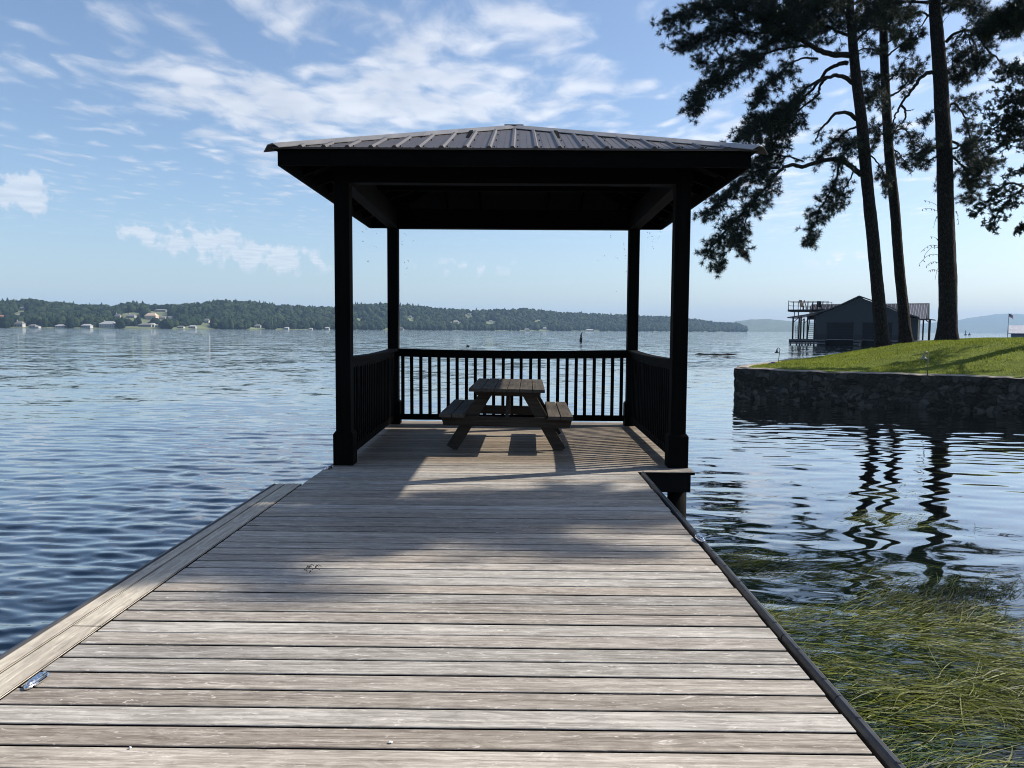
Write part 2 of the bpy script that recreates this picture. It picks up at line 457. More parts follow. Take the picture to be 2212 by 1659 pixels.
def water_sheet():
    r = [1.0]
    while r[-1] < 260: r.append(r[-1]*(1.0042 if r[-1] < 45 else 1.008))
    while r[-1] < 12500: r.append(r[-1]*1.10)
    r = np.array(r)
    a1 = np.linspace(R(-46), R(46), 760)
    a = np.concatenate([np.linspace(R(-178), R(-46), 50)[:-1], a1, np.linspace(R(46), R(178), 50)[1:]])
    Rr, A = np.meshgrid(r, a, indexing='ij')
    X = Rr*np.sin(A); Y = Rr*np.cos(A)
    da = R(92)/760
    dr = np.maximum(np.gradient(r)[:, None], Rr*da)
    Z = water_h(X, Y, dr)
    Z[Rr > 300] = WATER_Z
    nr, na = X.shape
    i = np.arange(nr-1)[:, None]*na+np.arange(na-1)[None, :]
    Fc = np.stack([i, i+na, i+na+1, i+1], -1).reshape(-1, 4)[:, ::-1]
    V = np.stack([X, Y, Z], -1).reshape(-1, 3)
    m, t, o = new_mat('lake_water')
    pos = t.add('ShaderNodeNewGeometry').outputs['Position']
    q = t.vmath('MULTIPLY', pos, (0.55, 1.0, 1.0))
    px_, py_, pz_ = t.sep(pos)
    # calm lanes and the sheltered cove
    dist = t.math('SQRT', t.math('ADD', t.math('MULTIPLY', px_, px_), t.math('MULTIPLY', py_, py_)))
    far = t.smooth(dist, 10.0, 60.0)
    cove = t.math('MULTIPLY', t.smooth(px_, 0.5, 3.5),
                  t.math('SUBTRACT', 1.0, t.smooth(t.math('SUBTRACT', py_, t.math('MULTIPLY', px_, 0.55)), 13.0, 30.0)))
    lanes = t.smooth(t.noise(t.vmath('MULTIPLY', pos, (0.05, 0.055, 1)), 1.0, 9, 0.72), 0.40, 0.62)
    lanes2 = t.smooth(t.noise(t.vmath('MULTIPLY', pos, (0.004, 0.012, 1)), 1.0, 4, 0.55), 0.35, 0.65)
    st = t.math('ADD', 0.30, t.math('MULTIPLY', far, t.math('ADD', 0.35, t.math('ADD', t.math('MULTIPLY', lanes, 0.65), t.math('MULTIPLY', lanes2, 0.4)))))
    st = t.math('MULTIPLY', st, t.math('SUBTRACT', 1.0, t.math('MULTIPLY', cove, t.math('SUBTRACT', 0.92, t.math('MULTIPLY', t.smooth(py_, 9.0, 17.0), 0.6)))))
    # small ripples as slopes, so that they keep their tilt however far away they are
    c1_ = t.add('ShaderNodeTexNoise', _Vector=q, _Scale=2.6, _Detail=5.0, _Roughness=0.6).outputs[1]
    c2_ = t.add('ShaderNodeTexNoise', _Vector=q, _Scale=0.45, _Detail=2.0).outputs[1]
    sl_ = t.vmath('ADD', t.vmath('SUBTRACT', c1_, (0.5, 0.5, 0.5)), t.vmath('MULTIPLY', t.vmath('SUBTRACT', c2_, (0.5, 0.5, 0.5)), (0.6, 0.6, 0.6)))
    stv = t.math('MULTIPLY', st, 0.36)
    sl_ = t.vmath('MULTIPLY', t.vmath('MULTIPLY', sl_, (0.8, 1.3, 0.0)), t.comb(stv, stv, stv))
    nrm = t.vmath('NORMALIZE', t.vmath('ADD', t.add('ShaderNodeNewGeometry').outputs['Normal'], sl_))
    fr = t.add('ShaderNodeLayerWeight', _Blend=0.5)
    t.put(fr.inputs['Normal'], nrm)
    frf = t.ramp(fr.outputs['Facing'], [(0.0, 0.02), (0.44, 0.04), (0.58, 0.12), (0.68, 0.31), (0.80, 0.66), (0.90, 0.88), (1.0, 1.0)])
    gl = t.add('ShaderNodeBsdfGlossy', _Roughness=0.03)
    gl.inputs['Color'].default_value = (0.92, 0.91, 0.89, 1)
    t.put(gl.inputs['Normal'], nrm)
    tr = t.add('ShaderNodeBsdfTransparent')
    tr.inputs['Color'].default_value = (0.62, 0.78, 0.80, 1)
    mx = t.add('ShaderNodeMixShader', _0=frf)
    t.t.links.new(tr.outputs[0], mx.inputs[1]); t.t.links.new(gl.outputs[0], mx.inputs[2])
    t.t.links.new(mx.outputs[0], o.inputs[0])
    kind(np_mesh('water', V, Fc, m, smooth=True), 'structure')
    # the murky lake bed under it
    mb, tb, ob = new_mat('lake_bed')
    pos = tb.add('ShaderNodeTexCoord').outputs['Object']
    n = tb.noise(pos, 0.5, 5, 0.6)
    x_, y_, z_ = tb.sep(pos)
    deep = tb.ramp(n, [(0.3, (0.003, 0.011, 0.026)), (0.7, (0.006, 0.018, 0.040))])
    shal = tb.ramp(n, [(0.3, (0.004, 0.007, 0.005)), (0.7, (0.012, 0.015, 0.009))])
    c = tb.mix(tb.smooth(x_, 0.0, 4.0), deep, shal)
    c = tb.mix(tb.smooth(y_, 16.0, 45.0), c, deep)
    pb = principled(tb, ob, Base_Color=c, Roughness=1.0)
    pb.inputs['Specular IOR Level'].default_value = 0.0
    kind(np_mesh('lake_bed', np.array([(-13000, -13000, -3.0), (13000, -13000, -3.0), (13000, 13000, -3.0), (-13000, 13000, -3.0)]),
                 np.array([[0, 1, 2, 3]]), mb), 'structure')
water_sheet()

# ------------------------------------------------------------------ dock
def board_x(mb, x0, x1, y, w, ztop, th=0.03, mi=0, along=0, edge=None):
    """rounded plank along x (along=0) or along y (along=1)"""
    c = 0.004
    prof = [(-w/2, ztop-th), (w/2, ztop-th), (w/2, ztop-c), (w/2-c*0.4, ztop-c*0.3), (w/2-c*1.2, ztop), (-w/2+c*1.2, ztop), (-w/2+c*0.4, ztop-c*0.3), (-w/2, ztop-c)]
    n0 = len(mb.m)
    if along == 0: mb.prism([(x0, y+a, b) for a, b in prof], (x1-x0, 0, 0), mi)
    else: mb.prism([(y+a, x0, b) for a, b in reversed(prof)], (0, x1-x0, 0), mi)
    if edge is not None:                              # the sides down in the gaps get a near-black colour
        for q in ((2, 3, 9) if along == 0 else (2+3, 2+5, 2+7)): mb.m[n0+q] = edge
DX0, DX1 = -2.003, 1.238
PX0, PX1 = -1.99, 1.825
dock = thing('dock', 'weathered grey plank dock leading out to the gazebo over the lake', 'dock', (0, 5, 0))
def at_dock(o): o.location = tuple(-v for v in (0, 5, 0)); return o
mb = MB()
k0 = -14
y = k0*PITCH_B
k = k0
while (k+1)*PITCH_B < 12.25:
    yc = (k+0.5)*PITCH_B
    gap = 0.0140+random.uniform(-0.002, 0.0025)
    dz = random.uniform(-0.0015, 0.0015)
    if yc < 7.83: board_x(mb, DX0+random.uniform(-.002, .002), DX1+random.uniform(-.006, .004), yc, PITCH_B-gap, dz, edge=1)
    else: board_x(mb, PX0+random.uniform(-.004, .004), PX1+random.uniform(-.006, .006), yc, PITCH_B-gap, dz, edge=1)
    k += 1
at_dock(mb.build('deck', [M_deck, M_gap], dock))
mb = MB()
board_x(mb, -2.0, 3.62, -2.087, 0.142, 0.001, along=1, edge=1)
board_x(mb, 3.626, 7.09, -2.087, 0.142, 0.003, along=1, edge=1)
at_dock(mb.build('inner_edge_board', [M_strip, M_gap], dock))
mb = MB(); board_x(mb, -2.0, 7.085, -2.2095, 0.082, 0.0, along=1, edge=1)
at_dock(mb.build('outer_edge_board', [M_strip, M_gap], dock))
mb = MB()
mb.bb(-2.285, -2.252, -2, 7.08, -0.14, -0.012)
mb.tube([(-2.268, -2, -0.012), (-2.268, 7.08, -0.012)], 0.017, 8)
at_dock(mb.build('rubber_edging', M_rubber, dock))
mb = MB()
prof = [(1.262, -0.13), (1.300, -0.13), (1.303, -0.02), (1.300, 0.006), (1.291, 0.014), (1.276, 0.014), (1.266, 0.007), (1.262, -0.01)]
yy = -2.0
while yy < 7.8:
    y2 = min(yy+0.62, 7.80)
    mb.prism([(a+random.uniform(-.002, .002), yy+0.003, b) for a, b in reversed(prof)], (0, y2-yy-0.006, 0))
    for q in (0.15, 0.45): mb.box((1.283, yy+q, 0.015), (0.012, 0.012, 0.004))
    yy = y2
at_dock(mb.build('rubber_edging', M_rubber, dock))
mb = MB()                                            # joists and fascia beams
mb.bb(-2.24, -2.03, -2, 7.05, -0.26, -0.035)
mb.bb(1.19, 1.255, -2, 7.8, -0.24, -0.032)
mb.bb(-1.9, 1.15, 7.70, 7.80, -0.22, -0.035)
for xx in (-1.3, -0.6, 0.1, 0.8): mb.bb(xx-.025, xx+.025, -2, 7.68, -0.22, -0.032)
mb.bb(PX0+.03, PX1-.035, 7.865, 7.93, -0.215, -0.032)
mb.bb(PX1-.095, PX1-.035, 7.935, 12.15, -0.215, -0.032)
mb.bb(PX0+.03, PX0+.09, 7.935, 12.15, -0.215, -0.032)
mb.bb(PX0+.1, PX1-.1, 12.08, 12.14, -0.215, -0.032)
for xx in (-1.2, -0.4, 0.4, 1.1): mb.bb(xx-.025, xx+.025, 7.94, 12.07, -0.2, -0.032)
at_dock(mb.build('joists', M_under, dock))
for (xx, yy) in ((1.70, 8.10), (-1.86, 8.10), (1.70, 11.9), (-1.86, 11.9), (1.10, 5.2), (-1.98, 5.2), (1.10, 2.0), (-1.98, 2.0)):
    mb = MB(); mb.tube([(xx, yy, -2.9), (xx, yy, -1.2), (xx, yy, -0.225)], [0.11, 0.105, 0.10], 14, wob=0.03)
    at_dock(mb.build('pile', M_pile, dock, smooth=True))

# ------------------------------------------------------------------ gazebo
gz = thing('gazebo', 'dark stained gazebo with four posts and a ribbed metal hip roof at the dock end', 'gazebo', (0, 0, 0))
PF = [(-1.85, 8.17), (1.70, 8.17)]
PB = [(-1.907, 11.76), (1.735, 11.76)]
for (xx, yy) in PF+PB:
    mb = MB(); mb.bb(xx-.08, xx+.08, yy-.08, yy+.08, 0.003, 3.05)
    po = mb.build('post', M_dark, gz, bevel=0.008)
    mb = MB()
    w = 0.105
    base = [(-w, -w), (w, -w), (w, w), (-w, w)]
    V = [(xx+a, yy+b, z) for z in (0.003, 0.335) for a, b in base]+[(xx+a*.8, yy+b*.8, 0.365) for a, b in base]
    mb.add(V, [(3, 2, 1, 0)]+[(i+4*l, (i+1) % 4+4*l, (i+1) % 4+4*l+4, i+4*l+4) for l in (0, 1) for i in range(4)]+[(8, 9, 10, 11)])
    mb.build('base_trim', M_dark, po, bevel=0.003)

def railing(p, q, n, first=None, pitch=None, inset=0.1):
    """rail between two posts with balusters as sub-parts"""
    p, q = Vector(p), Vector(q); L = (q-p).length; d = (q-p)/L
    a, b = p+d*0.08, q-d*0.08
    z = Vector((0, 0, 1)); nrm = d.cross(z)
    mb = MB()
    # cap with a slight sag
    N = 8
    for i in range(N):
        s0, s1 = i/N, (i+1)/N
        f = lambda s: a.lerp(b, s)+z*(1.135-0.022*math.sin(math.pi*s))
        mb.bar(f(s0), f(s1), 0.135, 0.034)
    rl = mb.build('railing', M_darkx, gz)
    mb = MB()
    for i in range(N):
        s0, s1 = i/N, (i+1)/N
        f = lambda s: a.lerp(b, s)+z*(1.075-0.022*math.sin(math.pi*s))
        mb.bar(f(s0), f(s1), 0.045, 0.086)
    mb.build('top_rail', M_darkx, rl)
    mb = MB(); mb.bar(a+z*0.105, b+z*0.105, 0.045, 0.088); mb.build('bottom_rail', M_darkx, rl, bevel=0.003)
    pt = pitch or (L-0.16)/(n+1)
    xs = []
    s = first if first is not None else 0.08+pt
    while s < L-0.11: xs.append(s); s += pt
    o0 = None
    for i, s in enumerate(xs):
        c = p+d*s
        if o0 is None:
            mb = MB(); mb.bar(Vector((0, 0, 0.07)), Vector((0, 0, 1.045)), 0.048, 0.048, up=nrm)
            o0 = mb.build('baluster', M_dark, rl, bevel=0.003); o = o0
        else:
            o = o0.copy(); COL.objects.link(o); o.parent = rl
        off = nrm*0.0
        o.location = c+off; o.rotation_euler = (R(random.uniform(-.25, .25)), R(random.uniform(-.35, .35)), math.atan2(d.y, d.x))
    return rl
railing((PB[0][0], PB[0][1], 0), (PB[1][0], PB[1][1], 0), 0, first=0.557-4*0.1396+0.14, pitch=0.1396)
railing((PF[0][0], PF[0][1], 0), (PB[0][0], PB[0][1], 0), 25)
railing((PF[1][0], PF[1][1], 0), (PB[1][0], PB[1][1], 0), 25)

# roof
EX0, EX1, EY0, EY1, EZ = -2.40, 2.31, 7.58, 12.36, 3.205
APX = Vector((-0.075, 9.95, 4.00))
FX0, FX1, FY0, FY1 = EX0+.04, EX1-.065, EY0+.06, EY1-.06
for nm, a, b, w in (('beam', (PF[0][0]-.4, 8.17), (PF[1][0]+.4, 8.17), 0), ('beam', (PB[0][0]-.4, 11.76), (PB[1][0]+.4, 11.76), 0)):
    mb = MB(); mb.bb(a[0]+.3, b[0]-.3, a[1]-.075, a[1]+.075, 2.965, 3.25); mb.build('beam', M_darkx, gz, bevel=0.004)
for sgn, i in ((-1, 0), (1, 1)):
    mb = MB(); mb.bar((PF[i][0], 8.25, 3.105), (PB[i][0], 11.68, 3.105), 0.145, 0.28); mb.build('beam', M_darkx, gz, bevel=0.004)
def fascia(p, q):
    mb = MB(); mb.bar(p, q, 0.028, 0.15); mb.build('fascia', M_darkx, gz, bevel=0.003)
zf = 3.115
fascia((FX0, FY0, zf), (FX1, FY0, zf)); fascia((FX0, FY1, zf), (FX1, FY1, zf))
fascia((FX0, FY0+.016, zf), (FX0, FY1-.016, zf)); fascia((FX1, FY0+.016, zf), (FX1, FY1-.016, zf))
corners = [Vector((EX0, EY0, EZ)), Vector((EX1, EY0, EZ)), Vector((EX1, EY1, EZ)), Vector((EX0, EY1, EZ))]
rf = thing('roof', '', '', (0, 0, 0)); rf.parent = gz; del rf['label']; del rf['category']
for s in range(4):
    A, B = corners[s], corners[(s+1) % 4]
    e = (B-A); L = e.length; e.normalize()
    foot = A+e*((APX-A).dot(e)); up = (APX-foot); H = up.length; up.normalize()
    n = e.cross(up).normalized()
    if n.z < 0: n = -n
    mb = MB()
    t = 0.018
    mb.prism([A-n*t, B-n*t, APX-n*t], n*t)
    mb.m[0] = 2  # underside of the sheet near black, its shade put into the colour
    fd = (APX-A).dot(e)
    pitch = 0.2286
    cnt = int(L/pitch)+2
    for i in range(-cnt, cnt):
        x = fd+0.004+i*pitch
        if x < 0.06 or x > L-0.06: continue
        top = H*(x/fd if x < fd else (L-x)/(L-fd))-0.07
        if top < 0.05: continue
        b0 = A+e*x+n*0.001
        w0, w1, hh = 0.027, 0.012, 0.020
        a0 = b0-up*0.008; a1 = b0+up*top
        V = [a0-e*w0, a0-e*w1+n*hh, a0+e*w1+n*hh, a0+e*w0, a1-e*w0, a1-e*w1+n*hh, a1+e*w1+n*hh, a1+e*w0]
        mb.add([tuple(v) for v in V], [(0, 1, 2, 3), (7, 6, 5, 4), (0, 4, 5, 1), (1, 5, 6, 2), (2, 6, 7, 3), (0, 3, 7, 4)])
        for f in (0.34, 0.66):                       # minor striations of the sheet
            c0 = A+e*(x+pitch*f)+n*0.001
            tp = top-0.05
            xx = x+pitch*f
            if xx < L-0.06:
                tp = H*(xx/fd if xx < fd else (L-xx)/(L-fd))-0.07
                if tp > 0.1: mb.bar(c0, c0+up*tp, 0.012, 0.004, up=tuple(n))
    for i in range(-cnt, cnt):
        x = fd+0.004+i*pitch+0.05
        for zz in (0.06, 0.75, 1.45):
            top = H*(x/fd if x < fd else (L-x)/(L-fd))-0.09
            if 0.1 < x < L-0.1 and zz < top: mb.box(tuple(A+e*x+up*zz+n*0.006), (0.013, 0.013, 0.013), 1)
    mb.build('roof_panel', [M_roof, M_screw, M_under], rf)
for c in corners:                                    # hip caps
    d = (APX-c); dn = d.normalized()
    side = dn.cross(Vector((0, 0, 1))).normalized()
    nrm = side.cross(dn)
    a = c-dn*0.02+nrm*0.03; b = APX+nrm*0.035
    drop = 0.052
    V = []
    for p in (a, b):
        for sx, zz in ((-0.15, -drop), (-0.05, 0.0), (0.05, 0.0), (0.15, -drop)):
            V.append(p+side*sx+nrm*(zz))
        for sx, zz in ((0.15, -drop-.006), (0.05, -0.006), (-0.05, -0.006), (-0.15, -drop-.006)):
            V.append(p+side*sx+nrm*(zz))
    mb = MB()
    mb.add([tuple(v) for v in V], [tuple(range(8)), tuple(range(15, 7, -1))]+[(i, i+8, (i+1) % 8+8, (i+1) % 8) for i in range(8)])
    mb.build('hip_cap', M_cap, rf)
mb = MB()
mb.add([(APX.x-.12, APX.y-.12, APX.z+.016), (APX.x+.12, APX.y-.12, APX.z+.016), (APX.x+.12, APX.y+.12, APX.z+.016), (APX.x-.12, APX.y+.12, APX.z+.016), (APX.x, APX.y, APX.z+.040)],
       [(3, 2, 1, 0), (0, 1, 4), (1, 2, 4), (2, 3, 4), (3, 0, 4)])
mb.build('peak_cap', M_cap, rf)
ctr = APX-Vector((0, 0, 0.11))
for c in corners:                                    # hip rafters
    mb = MB(); p = Vector((c.x*0.94+APX.x*0.06, c.y*0.94+APX.y*0.06, EZ+0.06-.1))
    mb.bar(p, ctr, 0.045, 0.13); mb.build('rafter', M_darkx, gz)
def rafter(x, y, tx, ty, s):
    mb = MB()
    p = Vector((x, y, EZ-.07)); q = Vector((tx, ty, EZ-.07+s))
    mb.bar(p, q, 0.04, 0.12); mb.build('rafter', M_darkx, gz)
for f in (-1.6, -1.0, -0.5, 0.5, 1.0, 1.6):
    run = (2.3-abs(f))*0.97
    rafter(APX.x+f, FY0+.03, APX.x+f, FY0+.03+run, run*0.375)
    rafter(APX.x+f, FY1-.03, APX.x+f, FY1-.03-run, run*0.375)
    rafter(FX0+.03, APX.y+f, FX0+.03+run, APX.y+f, run*0.378)
    rafter(FX1-.03, APX.y+f, FX1-.03-run, APX.y+f, run*0.378)
mb = MB(); mb.box((APX.x, APX.y, 3.72), (0.10, 0.10, 0.5)); mb.build('king_post', M_darkx, gz, bevel=0.004)
for a, b in (((PF[0][0], 9.95, 3.28), (PF[1][0], 9.95, 3.28)),):
    mb = MB(); mb.bar(a, b, 0.05, 0.14); mb.build('tie_beam', M_darkx, gz)

# ------------------------------------------------------------------ picnic table
tb = thing('picnic_table', 'weathered wooden picnic table with two attached plank benches under the gazebo', 'table', (-0.13, 9.92, 0.003), rz=R(1.0))
tb.rotation_euler = (0, R(0.9), R(-0.8))
for i in range(6):
    pass
mb = MB()
for i in range(6):
    xx = -0.375+i*0.15
    board_x(mb, -0.95+random.uniform(-.012, .012), 0.94+random.uniform(-.012, .012), xx, 0.143, 0.755+random.uniform(-.002, .002), 0.038, along=1)
mb.build('tabletop', M_table, tb)
for sx in (-1, 1):
    mb = MB()
    for i in range(2): board_x(mb, -0.95+random.uniform(-.01, .01), 0.94, sx*(0.565+i*0.152), 0.143, 0.445+random.uniform(-.002, .002), 0.04, along=1)
    mb.build('bench', M_table, tb)
for sy in (-1, 1):
    yl = 0.68*sy
    for sx in (-1, 1):
        mb = MB(); mb.bar((sx*0.66, yl, 0.0), (sx*0.235, yl, 0.713), 0.042, 0.14, up=(1, 0, 0.5))
        mb.build('leg', M_tablex, tb, bevel=0.004)
    mb = MB()
    y0 = yl-sy*0.0-0.066
    mb.prism([(-0.76, y0, 0.285), (0.76, y0, 0.285), (0.79, y0, 0.403), (-0.79, y0, 0.403)], (0, 0.04, 0))
    mb.build('bench_support', M_tablex, tb, bevel=0.003)
    mb = MB()
    mb.prism([(-0.36, y0, 0.655), (0.36, y0, 0.655), (0.42, y0, 0.716), (-0.42, y0, 0.716)], (0, 0.04, 0))
    mb.build('top_cleat', M_tablex, tb, bevel=0.003)
    mb = MB(); mb.bar((0, yl-sy*0.04, 0.33), (0, yl-sy*0.45, 0.70), 0.04, 0.09, up=(0, 1, 0)); mb.build('brace', M_table, tb, bevel=0.003)

# ------------------------------------------------------------------ cleats and litter on the dock
def cleat(loc, rz, label, s=1.0, open_=False):
    r = thing('dock_cleat', label, 'cleat', loc, 'folding metal dock cleats', rz)
    mb = MB()
    N = 28
    def ring(l, w, z): return [(l*abs(math.cos(t))**0.8*math.copysign(1, math.cos(t)), w*abs(math.sin(t))**0.9*math.copysign(1, math.sin(t)), z) for t in [2*math.pi*i/N for i in range(N)]]
    rings = [ring(.115*s, .036*s, 0.001), ring(.115*s, .036*s, 0.006), ring(.108*s, .031*s, 0.010)]
    V = sum(rings, [])
    mb.add(V, [(l*N+i, l*N+(i+1) % N, (l+1)*N+(i+1) % N, (l+1)*N+i) for l in (0, 1) for i in range(N)]+[tuple(2*N+i for i in range(N))])
    mb.build('base_plate', M_chrome, r, smooth=False)
    mb = MB()
    rings = [ring(.098*s, .024*s, 0.011), ring(.098*s, .026*s, 0.022*s), ring(.086*s, .021*s, 0.032*s), ring(.06*s, .012*s, 0.036*s)]
    V = sum(rings, [])
    mb.add(V, [(l*N+i, l*N+(i+1) % N, (l+1)*N+(i+1) % N, (l+1)*N+i) for l in (0, 1, 2) for i in range(N)]+[tuple(3*N+i for i in range(N))])
    for q in (-.05, -.018, .018, .05): mb.box((q*s, 0, 0.036*s), (0.012*s, 0.034*s, 0.010*s))
    mb.build('folding_arm', M_chrome, r, bevel=0.002)
    return r
cleat((-1.955, 3.03, 0.004), R(88), 'polished oval dock cleat beside the pale edge board, nearest the camera', 0.62)
cleat((-1.955, 7.87, 0.004), R(80), 'small shiny dock cleat at the corner by the left front gazebo post', 0.7)
cleat((1.268, 5.25, 0.0145), R(95), 'shiny dock cleat standing on the black rubber edging by the weeds', 0.7)
M_debris = simple('dry_twig', (0.03, 0.026, 0.02), 0.9)
M_white = simple('dried_dropping', (0.6, 0.59, 0.56), 0.8, var=0.1)
mb = MB()
for i in range(9):
    a = random.uniform(0, 6.28); l = random.uniform(.02, .05)
    c = Vector((-1.24+random.uniform(-.03, .03), 4.51+random.uniform(-.07, .07), 0.010))
    mb.tube([c, c+Vector((math.cos(a)*l*.5, math.sin(a)*l*.5, 0.012)), c+Vector((math.cos(a)*l, math.sin(a)*l, 0))], 0.0022, 5)
tag(mb.build('twig_litter', M_debris), 'little dark sprig of dry twigs lying on the deck boards', 'twig')
def spot(px, py, r, label, mat, name, cat):
    d = _f+_r*(px-CX)/F-_u*(py-CY)/F; t = -EYE/d[2]
    c = Vector((d[0]*t, d[1]*t, 0.0035)); mb = MB(); N = 16
    V = [(c.x+r*math.cos(2*math.pi*i/N)*random.uniform(.7, 1.2), c.y+r*.7*math.sin(2*math.pi*i/N)*random.uniform(.7, 1.2), c.z) for i in range(N)]
    V += [(c.x+(v[0]-c.x)*.5, c.y+(v[1]-c.y)*.5, c.z+0.003) for v in V]
    mb.add(V, [(i, (i+1) % N, (i+1) % N+N, i+N) for i in range(N)]+[tuple(range(N, 2*N))])
    tag(mb.build(name, mat), label, cat)
spot(843, 1605, 0.010, 'white dried bird dropping on the deck, larger and nearer the middle', M_white, 'bird_dropping', 'dropping')
spot(281, 1617, 0.007, 'small white bird dropping on the deck near the lower left', M_white, 'bird_dropping', 'dropping')

# ------------------------------------------------------------------ cobweb litter hanging from the gazebo eaves
M_fleck = simple('dead_insect', (0.02, 0.018, 0.015), 0.9)
def cobweb(pts, Y, label):
    mb = MB()
    for (px, py) in pts:
        p = at(px, py, Y+random.uniform(-.15, .15))
        for k in range(random.choice((1, 2, 2, 3))):
            q = p+Vector((random.uniform(-.012, .012), random.uniform(-.01, .01), random.uniform(-.015, .015)))
            a = random.uniform(0, 6.28)
            mb.tube([q, q+Vector((math.cos(a)*.008, math.sin(a)*.008, random.uniform(-.012, .012)))], [0.0035, 0.002], 5)
    tag(mb.build('cobweb_litter', M_fleck), label, 'cobweb', 'cobweb litter under the gazebo eaves')
def c1(x, y): return ((600+x/1.7015)/1.1302, (250+y/1.7015)/1.1302)
cobweb([c1(*p) for p in ((505, 515), (508, 522), (500, 528), (520, 520), (486, 537), (542, 545), (486, 576), (540, 603), (508, 658), (511, 662))], 12.1, 'dark specks caught in a web between the two left gazebo posts')
cobweb([c1(*p) for p in ((662, 545), (665, 550), (650, 580), (650, 590), (694, 576), (673, 657), (661, 664), (670, 687), (664, 710), (636, 780), (633, 800))], 11.9, 'dark specks in a web just right of the left back gazebo post')
cobweb([c1(*p) for p in ((1690, 515), (1668, 540), (1675, 545), (1685, 555), (1694, 573), (1672, 560), (1725, 510), (1725, 535), (1716, 562), (1692, 604), (1680, 540), (1690, 580))], 12.1, 'dark specks in a web between the two right gazebo posts')
cobweb([c1(*p) for p in ((1518, 558), (1570, 590), (1556, 622), (1542, 645), (1577, 635), (1578, 650), (1490, 637), (1463, 656), (1580, 705), (1538, 780), (1572, 605))], 11.9, 'dark specks in a web just left of the right back gazebo post')

# ------------------------------------------------------------------ land on the right
EDGE = np.array([(60, -30), (24, -6), (21.5, 4), (18.5, 10), (15.8, 15.5), (12.9, 19.6), (10.4, 20.9), (8.3, 22.2), (6.68, 23.6),
                 (7.3, 25.3), (8.9, 28.0), (11.0, 31.4), (15.0, 36.8), (19.3, 44.0), (27, 52), (45, 62), (120, 75), (120, -30)], float)
def seg_dist(P, A, B):
    d = B-A; t = np.clip(((P-A)@d)/(d@d), 0, 1)
    return np.linalg.norm(P-(A+t[:, None]*d), axis=1)
def inside(P, poly):
    c = np.zeros(len(P), bool); n = len(poly); j = n-1
    for i in range(n):
        xi, yi = poly[i]; xj, yj = poly[j]
        m = ((yi > P[:, 1]) != (yj > P[:, 1])) & (P[:, 0] < (xj-xi)*(P[:, 1]-yi)/(yj-yi+1e-12)+xi)
        c ^= m; j = i
    return c
def edge_dist(P):
    return np.min([seg_dist(P, EDGE[i], EDGE[i+1]) for i in range(len(EDGE)-3)], axis=0)
def lawn_z(P):
    P = np.asarray(P, float).reshape(-1, 2)
    d = edge_dist(P)
    b = np.sin(P[:, 0]*.6+1)*np.sin(P[:, 1]*.5)*0.05*np.clip(d/3, 0, 1)
    return 0.315+0.9*(1-np.exp(-(d/3.0)**1.3))*(0.25+0.75*smoothstep(P[:, 0], 10.0, 16.0))+0.006*np.clip(d-4, 0, 20)+b*0.6
def gz_(x, y): return float(lawn_z([(x, y)])[0])

